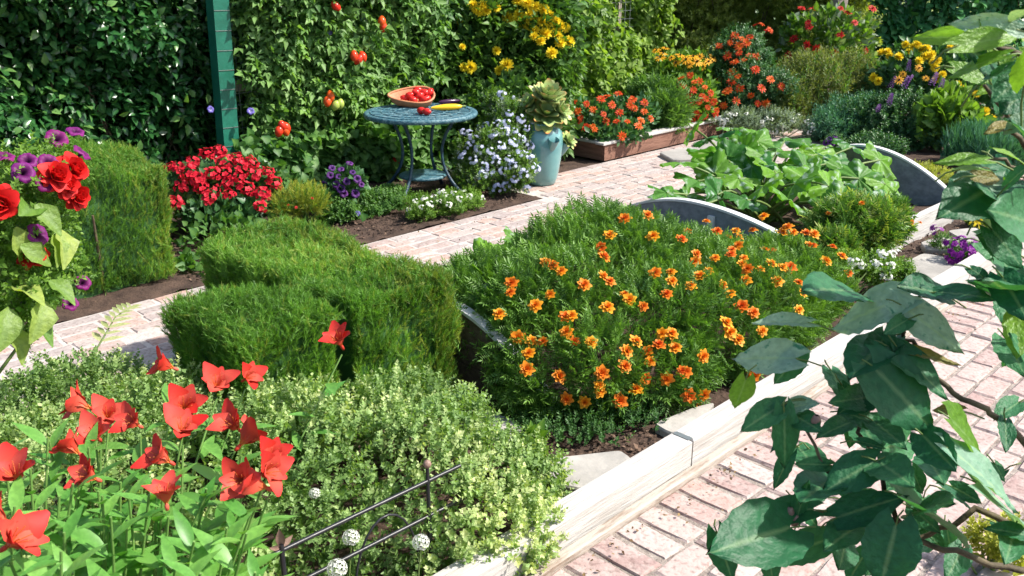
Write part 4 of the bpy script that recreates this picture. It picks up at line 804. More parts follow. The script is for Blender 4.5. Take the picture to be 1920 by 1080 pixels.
plant('meadow_plant', 'hazy mass of thin wispy stems and seed heads behind the squash', 'plant', [E(1520, 165, 150, 130, 10.3), E(1590, 165, 110, 130, 10.4), E(1470, 190, 90, 90, 10.0)], 2200, T_thin, .22, [M_mead, M_feath], up=.75, lump=.08, stems=40, stemr=.004, smat=M_mead)
plant('red_dahlia_plant', 'tall airy plant with crimson red blooms in front of the wooden post', 'flower plant', [E(1560, 75, 150, 120, 10.9), E(1500, 70, 80, 100, 11.0), E(1610, 110, 80, 90, 10.8)], 1300, T_med, .10, [M_fresh, M_grey], lump=.2,
      flowers=[(F_red, [(1420, 50), (1443, 60), (1503, 20), (1517, 45), (1525, 22), (1575, 20), (1588, 27), (1632, 20), (1600, 45), (1574, 66), (1492, 73), (1532, 90), (1563, 98), (1620, 94), (1588, 121), (1515, 84), (1519, 52), (1480, 100)], .10)])
plant('alyssum', 'white alyssum drift edging the rear path behind the squash leaves', 'flower plant', [E(1385, 225, 90, 40, 9.5), E(1450, 225, 90, 50, 9.6), E(1540, 240, 90, 40, 9.3)], 900, T_small, .08, M_grey, flowers=[(F_whitec, scat(1345, 1420, 210, 235, 12) + scat(1420, 1580, 215, 250, 18), .05)])
plant('teal_sage', 'blue-green feathery clump behind the violet heliotrope', 'plant', [E(1600, 225, 110, 80, 9.4), E(1560, 240, 80, 60, 9.2)], 1100, T_thin, .2, M_teal, up=.5)
plant('violet_heliotrope', 'small violet flower cluster peeping above the squash leaves', 'flower plant', [E(1563, 268, 40, 34, 8.6)], 140, T_small, .07, M_dark, flowers=[(F_viol, [(1555, 262), (1565, 258), (1572, 266), (1560, 270), (1550, 268)], .06)], base=PZ(1563, 300))
yel = [E(1740, 125, 160, 110, 10.3), E(1690, 150, 110, 90, 10.1), E(1800, 180, 110, 130, 9.9), E(1850, 210, 90, 90, 9.7)]
plant('yellow_daisy_plant', 'bushy plant with many round yellow blooms in front of the ivy screen', 'flower plant', yel, 2000, T_med, .10, M_dark,
      flowers=[(F_pom, [(1739, 77), (1720, 88), (1712, 92), (1737, 95), (1745, 105), (1735, 108), (1705, 100), (1685, 112), (1672, 107), (1655, 105), (1720, 118), (1757, 115), (1752, 127), (1778, 93), (1806, 87), (1790, 88), (1762, 150), (1770, 143), (1730, 95), (1642, 146), (1650, 152), (1768, 145), (1833, 180), (1858, 222), (1820, 215), (1845, 210), (1830, 213), (1803, 170), (1795, 160), (1700, 88), (1665, 102), (1748, 118), (1790, 178), (1840, 120)], .095), (F_rud, [(1720, 130), (1732, 147), (1692, 140), (1685, 150)], .10)])
plant('dark_green_shrub', 'dense dark green shrub below the yellow blooms with purple salvia spikes', 'shrub', [E(1660, 235, 150, 110, 9.2), E(1720, 250, 130, 110, 9.0), E(1640, 280, 110, 50, 8.9)], 2600, T_small, .12, M_dark,
      flowers=[(F_spk, [(1700, 140), (1692, 170), (1667, 172), (1697, 160), (1760, 175), (1745, 165), (1645, 210), (1665, 200)], .12, 'flower_spike')])
plant('pale_leaf_shrub', 'leafy shrub with pale pointed leaves beside the dark green shrub', 'shrub', [E(1760, 220, 90, 90, 8.8), E(1810, 235, 90, 80, 8.7), E(1780, 190, 80, 70, 9.0)], 700, T_med, .14, M_fresh)
plant('spiky_clump', 'clump of upright blue-green spiky leaves beside the lime groundcover', 'plant', [E(1830, 290, 110, 60, 8.2), E(1890, 285, 100, 70, 8.3), E(1860, 310, 140, 40, 8.0)], 900, T_spike, .24, M_teal, up=.8)
plant('lime_groundcover', 'low yellow-green groundcover mat beyond the arched grey board', 'groundcover', [E(1740, 325, 70, 28, 8.0, .3), E(1770, 335, 60, 24, 7.8, .25)], 700, T_small, .05, M_lime, up=.5)

plant('hedge_foot_ivy', 'dark leafy groundcover at the hedge foot below the geranium flowers', 'groundcover', [EU(2.75, -5.35, .05, .4, .3, .2), EU(3.3, -5.55, .05, .45, .3, .25), EU(2.6, -5.9, .1, .45, .4, .3), EU(3.2, -6.0, .1, .4, .4, .3), EU(2.4, -5.0, .0, .26, .16, .12), EU(2.85, -5.02, .0, .3, .18, .12), EU(1.1, -5.6, .1, .4, .4, .35), EU(3.75, -5.35, .0, .3, .3, .16)], 3000, T_heart, .06, M_vine, up=.3, lump=.15)
# ================================================================== raised-bed planting
mar = [EU(2.80, -2.52, .22, .46, .46, .33), EU(3.28, -2.62, .29, .48, .48, .34), EU(3.85, -2.50, .16, .46, .46, .26), EU(3.08, -2.2, .22, .42, .36, .29), EU(3.62, -2.14, .19, .42, .36, .28), EU(2.72, -2.82, .2, .34, .34, .30), EU(4.15, -2.15, .16, .36, .34, .23), EU(2.66, -2.2, .18, .27, .27, .25), EU(2.9, -2.02, .15, .25, .2, .2), EU(3.35, -2.0, .16, .3, .22, .23), EU(3.85, -2.0, .14, .3, .2, .2), EU(2.44, -2.27, .14, .17, .17, .16)]
z5 = lambda L: [(640 + x / 3, 360 + y / 3) for x, y in L]; z6 = lambda L: [(1280 + x / 3, 360 + y / 3) for x, y in L]; z2 = lambda L: [(640 + x / 3, 720 + y / 3) for x, y in L]
fl = z5([(1590, 170), (1715, 150), (1510, 260), (1745, 265), (1900, 280), (1460, 325), (1470, 385), (1150, 420), (1190, 435), (1235, 465), (1465, 490), (1500, 520), (1360, 540), (965, 530), (960, 580), (1850, 470), (1855, 520), (1270, 720), (1300, 715), (1490, 670), (900, 695), (1095, 650), (1600, 590), (1625, 620), (1700, 655), (1825, 590), (1000, 820), (1075, 840), (1150, 850), (1275, 800), (1315, 850), (1405, 855), (1640, 850), (1785, 870), (1725, 905), (1740, 955), (1870, 885), (1060, 925), (1050, 1005), (1215, 1040), (1460, 1015), (1580, 980), (1690, 1045), (1825, 1045), (1905, 1005), (1445, 1078), (1590, 900), (1765, 475), (1175, 590), (1800, 800), (1850, 800)])
fl += z6([(130, 185), (25, 240), (190, 240), (290, 235), (310, 270), (400, 235), (460, 155), (570, 225), (620, 245), (705, 315), (725, 320), (830, 325), (790, 400), (880, 375), (275, 345), (270, 370), (310, 320), (455, 345), (500, 350), (60, 360), (75, 410), (185, 390), (340, 390), (360, 450), (430, 450), (490, 420), (550, 440), (590, 440), (350, 510), (85, 490), (35, 545), (210, 540), (150, 460), (520, 515), (635, 520), (655, 575), (635, 665), (265, 590), (325, 655), (385, 690), (225, 740), (245, 790), (305, 830), (430, 785), (95, 930), (385, 1015), (5, 1010), (915, 465), (770, 560), (730, 255), (690, 250), (590, 215), (330, 420), (250, 270), (800, 405), (560, 250)])
fl += z2([(1275, 70), (1370, 85), (1450, 30), (1555, 80), (1680, 95), (1640, 20), (1720, 190), (1765, 205), (1805, 175), (1835, 210), (1650, 310)]) + [(1287, 737), (1313, 735), (1302, 758)]
plant('marigold', 'large mound of orange marigolds spilling over the raised bed beside the timber edging', 'flower plant', mar, 24000, T_feather, .075, M_mari, up=.35, deep=.38, lump=.07, stems=40, flowers=[(F_mari, fl, .06)], base=W(3.4, -2.5, .10))
plant('marigold', 'feathery green marigold with few blooms on the white board of the squash bed', 'flower plant', [E(1600, 425, 170, 110, 5.25), E(1660, 420, 90, 90, 5.45), E(1560, 470, 90, 80, 4.95)], 2300, T_feather, .10, [M_mari, M_olive], up=.45, lump=.07, flowers=[(F_mari, [(1615, 384), (1706, 416), (1722, 420), (1555, 402), (1432, 412)], .04)], base=W(5.2, -2.35, .10))
plant('alyssum', 'white alyssum tuft between the marigolds and the stepping stones', 'flower plant', [E(1640, 500, 90, 60, 4.75), E(1690, 510, 60, 45, 4.8), E(1590, 495, 60, 50, 4.7)], 700, T_small, .06, M_fresh, flowers=[(F_whitec, scat(1590, 1690, 470, 520, 22), .04)], base=W(4.5, -1.98))
plant('magenta_verbena', 'magenta flowered verbena growing between the pale stepping stones', 'flower plant', [E(1800, 470, 60, 40, 5.25), E(1765, 455, 40, 40, 5.5)], 220, T_small, .05, M_feath, flowers=[(F_mag, [(1785, 460), (1800, 458), (1812, 462), (1822, 468), (1795, 470), (1808, 474), (1830, 478), (1790, 478), (1758, 438)], .085)], base=PZ(1795, 482))
plant('thyme_mat', 'low green thyme mat spreading over stone below the marigolds', 'groundcover', [EU(2.46, -2.02, .0, .2, .2, .10), EU(2.62, -1.98, .0, .2, .18, .10), EU(2.36, -2.12, .0, .16, .16, .08)], 1500, T_small, .05, M_thyme, up=.4, stems=0, zmin=.03)
P0 = PZ(1000, 905)
plant('seedling', 'single leafy green seedling at the edge of the oregano beside the mulch', 'plant', [(*(P0 + [0, 0, .12]), .045, .045, .1)], 40, T_med, .085, M_fresh, up=.6, base=P0)

# squash leaves (lobed and toothed) on long stalks
def squash_mesh(seed, deep=.25):
    r = np.random.default_rng(seed); n = 60; V_ = []; R_ = []; rings = (.0, .3, .6, .85, 1.)
    for q in rings:
        for j in range(n):
            a = -math.pi + 2 * math.pi * (j + .5) / n; lob = 1 - deep * (math.sin(2.5 * a) ** 2) ** 1.0 + (.04 if j % 2 else -.03); cut = 1 - .8 * math.exp(-((abs(a) - math.pi) / .28) ** 2); rad = .55 * lob * cut * q
            x, y = rad * math.sin(a), rad * math.cos(a) + .0; z = -.32 * rad * rad + .05 * math.sin(5 * a + seed) * q + .035 * math.cos(10 * a) * q
            V_.append((x, y, z)); R_.append(max(0, math.cos(5 * a)) ** 12 * (1 - .5 * q))
    f = [(i * n + j, i * n + (j + 1) % n, (i + 1) * n + (j + 1) % n, (i + 1) * n + j) for i in range(len(rings) - 1) for j in range(n) if j != n - 1]
    g_ = G(); g_.add(V_, f, R_); return g_.mesh('leaf', M_squash)
SQ = [squash_mesh(s, d_) for s, d_ in ((1, .22), (2, .3), (3, .5))]
def squash(label, crown, px, group=None, name='squash_plant'):
    root = thing(name, label, 'squash plant', crown)
    for x, y, L, d, tx, ty, k in px:   # pixel, leaf width in metres, world depth, leaf plane's tilt
        P = PY(x, y, d); n_ = nrm(np.array([tx, ty, 1.]) + rs.normal(size=3) * .12); di = P - crown; di[2] = 0; di = nrm(di + rs.normal(size=3) * .25)
        g_ = G(); a = np.asarray(crown) + rs.normal(size=3) * [.05, .05, .005]; t = np.linspace(0, 1, 7)[:, None]; path = a * (1 - t) + P * t + np.array([0, 0, .12]) * np.sin(np.pi * t) * rs.uniform(.3, 1.1)
        st = link('leaf_stalk', g_.tube(path, np.linspace(.012, .007, 7), 6).mesh('leaf_stalk', M_stem), root); link('leaf', SQ[k], st, frame(P, di, n_, L * rs.uniform(.92, 1.1)), local=True)
    return root
cr = W(5.35, -2.95, .11)
squash('sprawling squash plant with big lobed leaves behind the arched grey board', cr, [
    (1275, 305, .26, 5.9, -.9, .2, 1), (1310, 340, .30, 5.8, -.5, -.5, 0), (1250, 362, .26, 5.55, -.3, -.6, 2), (1285, 368, .24, 5.6, .2, -.5, 2), (1300, 240, .26, 6.6, -.3, -.2, 0), (1345, 255, .34, 6.5, -.2, -.5, 1), (1335, 290, .3, 6.2, .5, -.4, 0),
    (1365, 300, .28, 6.1, -.4, -.9, 0), (1395, 285, .26, 6.2, .6, -.7, 1), (1420, 265, .30, 6.5, .3, -.3, 0), (1470, 265, .34, 6.6, -.3, -.8, 1), (1440, 300, .34, 6.1, .3, -.6, 0), (1385, 335, .28, 5.8, -.5, -.8, 1), (1345, 365, .28, 5.6, .5, -.6, 0),
    (1455, 325, .34, 5.9, .6, -.5, 0), (1490, 310, .30, 6.1, -.5, -.6, 1), (1520, 345, .36, 5.8, .7, -.6, 0), (1555, 350, .32, 5.7, .5, -.8, 0), (1530, 290, .36, 6.4, .2, -.5, 1), (1560, 305, .30, 6.3, -.3, -.9, 0), (1580, 320, .3, 6.1, .6, -.5, 1),
    (1600, 275, .30, 6.7, .2, -.7, 0), (1650, 300, .34, 6.4, .7, -.6, 1), (1625, 365, .34, 5.6, .5, -.7, 0), (1590, 380, .3, 5.4, .3, -.8, 0), (1430, 350, .3, 5.6, .0, -.5, 1), (1400, 375, .26, 5.5, -.4, -.5, 0), (1480, 375, .28, 5.4, .3, -.6, 1), (1320, 385, .24, 5.5, .0, -.5, 0),
    (1340, 325, .30, 6.0, -.3, -.7, 1), (1410, 312, .30, 6.0, .2, -.8, 0), (1490, 345, .34, 5.7, -.2, -.8, 1), (1570, 385, .3, 5.4, .2, -.9, 1), (1660, 345, .3, 5.9, .5, -.8, 1), (1510, 318, .3, 6.0, .4, -.9, 0), (1610, 335, .32, 5.9, .3, -.9, 0), (1455, 285, .3, 6.3, -.2, -.7, 0), (1550, 275, .28, 6.8, .0, -.4, 0), (1500, 270, .26, 6.9, .3, -.3, 1), (1370, 240, .22, 6.9, .1, -.3, 0)])
squash('young broad-leaved squash between the clipped hedge and the marigolds', W(2.75, -3.15, .11), [(905, 495, .26, 3.95, -.6, -.5, 0), (930, 480, .22, 4.15, .4, -.6, 1), (890, 540, .24, 3.75, -.5, -.7, 0), (920, 530, .24, 3.85, .6, -.7, 1), (955, 475, .2, 4.3, .2, -.4, 0), (895, 585, .18, 3.65, -.3, -.6, 1), (975, 455, .2, 4.4, .5, -.5, 1)])

# ================================================================== oregano and foreground left
ore = [EU(1.62, -2.12, .08, .40, .40, .36), EU(1.28, -2.3, .12, .42, .42, .37), EU(1.05, -2.75, .1, .42, .42, .34), EU(1.0, -3.2, .05, .42, .42, .32), EU(.75, -2.5, .12, .42, .42, .36), EU(.72, -3.05, .08, .42, .42, .32), EU(1.88, -1.92, .04, .24, .2, .22), EU(1.55, -1.84, .08, .32, .22, .26), EU(1.2, -2.12, .08, .34, .3, .28), EU(.45, -2.75, .1, .42, .42, .32), EU(.75, -2.2, .08, .42, .38, .32), EU(1.68, -1.70, .05, .22, .14, .17), EU(.1, -2.9, .1, .4, .4, .32)]
plant('oregano', 'large spreading mound of pale variegated oregano in front of the clipped hedge', 'herb', ore, 17500, T_oreg, .095, M_oreg, up=.38, jit=.85, deep=.4, lump=.09, stems=30)
P0 = W(1.0, -3.62)
r = thing('pale_fern', 'pale yellow-green striped fern frond over the brick path beside the oregano', 'fern', P0); tpf = G(); tpf.add(*leaf_tpl(4, lambda a: .13 * math.sin(math.pi * min(1, a * .9 + .1)), .3, .1)); ME_pin = tpf.mesh('leaflet', leafmat('pale_fern_leaf', (.30, .36, .14), (.5, .52, .28), .3, obj=True))
a, b = PZ(190, 640, .22), PZ(245, 575, .30)
g_ = G(); g_.tube([P0, a, (a + b) / 2 + [0, 0, .03], b], [.005, .004, .003, .002], 5); link('stem', g_.mesh('stem', M_stem), r)
for k in range(9):
    for sgn in (-1, 1):
        t = k / 8; p = a + (b - a) * t + [0, 0, .03 * math.sin(math.pi * t)]; dd = nrm(b - a); sd = np.cross(dd, [0, 0, 1.]); link('leaflet', ME_pin, r, frame(p, dd * .6 + sd * sgn, np.array([0, -.3, 1.]), rs.uniform(.07, .1) * (1.1 - .4 * t)))
# petunias at the left, tall stems
pet = [E(30, 430, 160, 190, 2.75, .25), E(20, 560, 120, 140, 2.65, .25), E(60, 330, 150, 110, 2.8, .25), E(100, 520, 80, 90, 2.7, .2)]
r = plant('petunia', 'tall petunia clump with scarlet double and purple blooms beside the domed rosemary', 'flower plant', pet, 900, T_small, .075, M_fresh, up=.3, stems=16, base=W(.15, -3.05), stemr=.008, lump=.15,
      flowers=[(F_dbl, [(0, 372), (108, 345), (120, 322), (66, 495), (128, 358), (90, 335)], .088), (F_pet, [(105, 270), (50, 310), (10, 303), (85, 312), (145, 293), (138, 257), (152, 540), (130, 578), (62, 440), (75, 345), (40, 330)], .066)])
tp6 = leaf_tpl(5, lambda a: .30 * math.sin(math.pi * min(1, .08 + a * .9)) + .002, .45, .3, 3, .3); g_ = G(); g_.add(tp6[0], tp6[1], tp6[2]); ME_lime = g_.mesh('leaf', M_limeleaf)
for x, y in [(55, 395), (30, 460), (90, 440), (20, 545), (45, 590), (15, 610), (75, 560), (100, 430), (35, 520), (10, 580), (60, 375), (85, 530), (20, 430)]:
    P, N = hit(x, y, pet); link('leaf', ME_lime, r, frame(P + N * .02, np.array([.5, -.4, -.5]) + rs.normal(size=3) * .5, N + np.array([0, 0, .5]), rs.uniform(.09, .14)))
# alstroemeria
lf = leaf_tpl(6, lambda a: .15 * math.sin(math.pi * a ** .8) + .003, .25, .22); g_ = G(); g_.add(*lf); ME_al = g_.mesh('leaf', M_alst)
pl = leaf_tpl(6, lambda a: .04 + .225 * math.sin(math.pi * min(.95, a ** 1.35)) * (1 if a < .95 else .4), .45, .0, 3, .35)
pv = pl[0].copy(); pv[:, 2] += -.27 * pv[:, 1] ** 2.2; g_ = G(); g_.add(pv, pl[1], np.repeat(np.linspace(0, 1, 7), 3)); ME_pt = g_.mesh('petal', M_plily)
g_ = G(); g_.lathe([(.0, -.22), (.05, -.2), (.07, -.08), (.05, 0), (.02, .05)], 10); [g_.tube([(0, 0, 0), (.1 * math.cos(q), .1 * math.sin(q), .35), (.2 * math.cos(q), .2 * math.sin(q), .62)], .011, 4, r=.1) for q in (.3, 1.4, 2.6, 3.9, 5.1)]; ME_th = g_.mesh('throat', M_plily)
al = thing('alstroemeria', 'alstroemeria with red trumpet lilies and lance-shaped leaves beside the oregano', 'flower plant', W(.35, -1.95))
def lily(P, face, size, up=(0, 0, 1)):
    face = nrm(np.asarray(face, float)); x = nrm(np.cross(face, [.1, .2, .97])); f_ = link('flower', ME_th, al, frame(P, np.cross(face, x), face, size))
    for j in range(6):
        a = j * math.pi / 3 + .2; spread = (.48 if j % 2 else .34) * rs.uniform(.75, 1.2); o_ = Vector((math.cos(a), math.sin(a), 0)); d = o_ * spread + Vector((0, 0, 1)) * .85; n_ = -o_ * .85 + Vector((0, 0, spread))
        d, n_ = d.normalized(), n_.normalized(); xx = d.cross(n_); M = Matrix.Identity(4); s_ = (1.0 if j % 2 else .86) * rs.uniform(.88, 1.1)
        for i in range(3): M[i][0], M[i][1], M[i][2] = xx[i] * s_ * 1.15, d[i] * s_, n_[i] * s_
        link('petal', ME_pt, f_, M, local=True)
fl = [(325, 690, .62), (405, 728, .60), (458, 712, .58), (640, 648, .62), (170, 765, .66), (200, 785, .66), (260, 798, .66), (345, 768, .66), (340, 815, .66), (185, 822, .68), (148, 850, .68), (448, 805, .62), (450, 835, .62), (505, 862, .62), (455, 902, .64), (490, 888, .63), (180, 898, .7), (312, 945, .70), (15, 985, .76), (12, 1025, .76), (35, 905, .72), (8, 872, .70), (318, 866, .66), (500, 915, .62)]
for x, y, z in fl:
    P = PZ(x, y, z); face = np.array([rs.normal() * .7, -.35 + rs.normal() * .3, .45 + rs.random() * .5]); lily(P, face, rs.uniform(.066, .086))
stems = []
for i in range(46):
    x, y = rs.uniform(-60, 500), rs.uniform(800, 1120)
    if y < 800 + 130 * max(0, (x - 150) / 350): y += 90
    z = .74 - .10 * max(0, (x - 150) / 370) - rs.random() * .08 + .05 * (y > 1000); stems.append(PZ(x, y, z))
for x, y, z in fl: stems.append(PZ(x, y, z) - [0, 0, .03])
g_ = G(); cnt = 0; rest = G()
for i, Pt in enumerate(stems):
    b = W(.35, -1.95) + (Pt - W(.35, -1.95)) * [.55, .55, 0]; b[2] = -.02; t = np.linspace(0, 1, 8)[:, None]; path = b * (1 - t) + Pt * t + np.array([rs.normal() * .02, rs.normal() * .02, 0]) * np.sin(np.pi * t); g_.tube(path, np.linspace(.0045, .0028, 8), 5)
    isfl = i >= 46; k0 = 9 if not isfl else 5
    for j in range(k0):
        tt = .97 - j * .055 if not isfl else .88 - j * .07; p = b * (1 - tt) + Pt * tt; a = j * 2.4 + i; L = rs.uniform(.085, .135) * (.75 if j < 2 and not isfl else 1); el_ = (.9 if j < 3 and not isfl else .35); d = np.array([math.cos(a), math.sin(a), el_ + rs.normal() * .2]); n_ = np.array([-math.cos(a) * el_, -math.sin(a) * el_, 1.])
        if cnt < 298 and j < 6: link('leaf', ME_al, al, frame(p, d, n_, L)); cnt += 1
        else: rest.inst(lf, [p], np.array([d]), np.array([n_]), L)
link('stems', g_.mesh('stems', M_alsts), al, kind='stuff'); link('lower_leaves', rest.mesh('lower_leaves', leafmat('lily_lower_leaf', (.085, .25, .045), (.2, .4, .09), .35, .4)), al, kind='stuff')
# garlic chives
for lab, x, y, z, s in (('white garlic chive flower head against the black border wire, beside the red lilies', 658, 1008, .30, .05), ('greenish white garlic chive flower head in front of the ball-topped black stake', 789, 1017, .30, .05), ('white garlic chive flower head low below the black border wire', 632, 1066, .30, .056), ('small white garlic chive flower head under the red lily at the oregano edge', 590, 925, .34, .035)):
    P = PZ(x, y, z); r = thing('garlic_chive', lab, 'flower', (P[0] - .03, P[1], 0)); link('flower_head', F_all[0], r, frame(P, (1, 0, 0), (.1, -.3, 1), s))
    g_ = G(); g_.tube([(P[0] - .03, P[1], -.01), (P[0] - .015, P[1], z * .5), P - [0, 0, s * .3]], [.003, .0028, .002], 5); link('stem', g_.mesh('stem', M_stem), r)
# black wire border with stakes
wf = thing('border_fence', 'low black iron border fence with ball-topped stake at the oregano edge', 'fence', W(1.3, -1.86))
Pb = PZ(801, 870, .42); s1 = np.array([Pb[0], Pb[1], 0]); Pc = PZ(526, 1010, .40); s2 = np.array([Pc[0], Pc[1], 0])
g_ = G(); g_.tube([s1 - [0, 0, .03], s1 + [0, 0, .2], s1 + [0, 0, .408]], [.007, .007, .005], 8); stk = link('stake', g_.mesh('stake', M_black), wf)
g_ = G(); g_.lathe([(0, -.013), (.009, -.009), (.0125, 0), (.009, .009), (0, .0125)], 16, Pb); link('ball_finial', g_.mesh('ball_finial', M_bronze), stk, local=True)
g_ = G(); g_.tube([s2 - [0, 0, .03], s2 + [0, 0, .385]], .007, 8); stk2 = link('stake', g_.mesh('stake', M_black), wf)
g_ = G(); dd = nrm(s1 - s2); fp = s2 + [0, 0, .385]
tpb = leaf_tpl(5, lambda a: .2 * math.sin(math.pi * min(1, .05 + a)), .5, -.1)
for d in ((0, 0, 1.), dd * .8 + [0, 0, .5], -dd * .8 + np.array([0, 0, .4])): g_.inst(tpb, [fp - [0, 0, .01]], np.array([d], float), np.array([[.2, -1, .2]]), .06 if d[2] == 1 else .04)
link('leaf_finial', g_.mesh('leaf_finial', M_bronze), stk2, local=True)
for z0, z1 in ((.365, .365), (.25, .25)):
    g_ = G(); g_.tube([s2 - dd * .5 + [0, 0, z0], s2 + [0, 0, z0], s1 + [0, 0, z1], s1 + dd * .12 + np.array([0, 0, z1])], .006, 6); link('wire', g_.mesh('wire', M_black), wf)
t = np.linspace(0, 1, 14); hp = (s1 + s2) / 2 + dd * .08; hoop = hp + dd * (.11 * np.cos(np.pi * t))[:, None] + np.array([0, 0, 1.]) * (.1 + .22 * np.sin(np.pi * t))[:, None]; g_ = G(); g_.tube(hoop, .0035, 6); link('hoop', g_.mesh('hoop', M_black), wf)

# ================================================================== broad-leaved shrub at the right, close by
def broad(seed, m):
    r = np.random.default_rng(seed); n = 12; cols = 9; V_ = []; R_ = []
    wv = lambda a: .44 * (math.sin(math.pi * min(1, a * .93 + .07)) ** .75) * (1 - .42 * a)
    for i in range(n + 1):
        a = i / n
        for j in range(cols):
            s = -1 + 2 * j / (cols - 1); e = abs(s); wd = wv(a) if a < 1 else .004; notch = -.10 * e * (1 - a) ** 4 * 2
            tooth = (.011 * (1 if (i % 2) else -1)) * (e > .9)
            V_.append((s * (wd + tooth), a + notch - .04 * e * e, -.10 * a * a + .18 * wd * e ** 1.5 * (1 if seed % 2 else .4) + .025 * math.sin(7 * a + 3 * s + seed) * e + .012 * math.cos(6.28 * (a * 5 - e * 1.5)))); R_.append(max(math.exp(-(s / .06) ** 2), .55 * max(0, math.cos(6.28 * (a * 5 - e * 1.5))) ** 20 * (1 - .5 * e)))
    f = [(i * cols + j, i * cols + j + 1, (i + 1) * cols + j + 1, (i + 1) * cols + j) for i in range(n) for j in range(cols - 1)]; g_ = G(); g_.add(V_, f, R_); return g_.mesh('leaf', m)
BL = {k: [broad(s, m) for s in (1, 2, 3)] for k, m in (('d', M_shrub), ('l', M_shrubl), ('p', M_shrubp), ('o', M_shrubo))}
sb = np.array([1.45, 1.75, 0.]); sh = thing('broad_leaved_shrub', 'broad-leaved shrub with large toothed green leaves overhanging the brick path', 'shrub', sb)
def seg(px, r0, r1, name='branch'):
    P = [np.asarray(p, float) if len(p) == 3 and p[2] < 0 else PY(*p) for p in px]; t = np.linspace(0, 1, 4 * len(P)); i = t * (len(P) - 1); k = np.minimum(i.astype(int), len(P) - 2); fr = (i - k)[:, None]; A_ = np.array(P); path = A_[k] * (1 - fr) + A_[k + 1] * fr; path += rs.normal(size=path.shape) * .004; g_ = G(); g_.tube(path, np.linspace(r0, r1, len(path)), 7); link(name, g_.mesh(name, M_bark), sh)
g_ = G(); a1 = PY(1990, 1010, 1.72); a2 = PY(1990, 520, 1.75); a3 = PY(1985, 100, 1.7)
g_.tube([sb - [0, 0, .05], sb + [-.02, 0, .3], a1, a2, a3, a3 + [0, 0, .35]], [.024, .021, .018, .014, .010, .006], 9); link('trunk', g_.mesh('trunk', M_bark), sh)
seg([(1990, 1000, 1.72), (1830, 960, 1.7), (1720, 1010, 1.72), (1640, 990, 1.75)], .009, .004); seg([(1990, 1075, 1.7), (1900, 1065, 1.68), (1760, 1030, 1.66), (1690, 990, 1.65), (1560, 900, 1.7), (1500, 780, 1.72)], .009, .003)
seg([(1990, 900, 1.75), (1860, 770, 1.75), (1780, 735, 1.78), (1700, 640, 1.8), (1670, 590, 1.8)], .008, .004); seg([(1690, 990, 1.65), (1650, 900, 1.7), (1610, 800, 1.75), (1655, 700, 1.8), (1665, 600, 1.8)], .006, .003)
seg([(1990, 700, 1.75), (1900, 620, 1.8), (1880, 520, 1.8), (1850, 450, 1.85)], .007, .003); seg([(1990, 420, 1.7), (1900, 380, 1.7), (1820, 380, 1.75)], .006, .003); seg([(1985, 200, 1.7), (1900, 90, 1.6), (1810, 70, 1.6)], .006, .003); seg([(1990, 320, 1.7), (1900, 250, 1.65), (1850, 150, 1.62)], .006, .003); seg([(1990, 330, 1.7), (1900, 310, 1.7), (1810, 295, 1.7)], .005, .003); seg([(1690, 1000, 1.68), (1560, 950, 1.7), (1440, 1000, 1.7)], .005, .003)
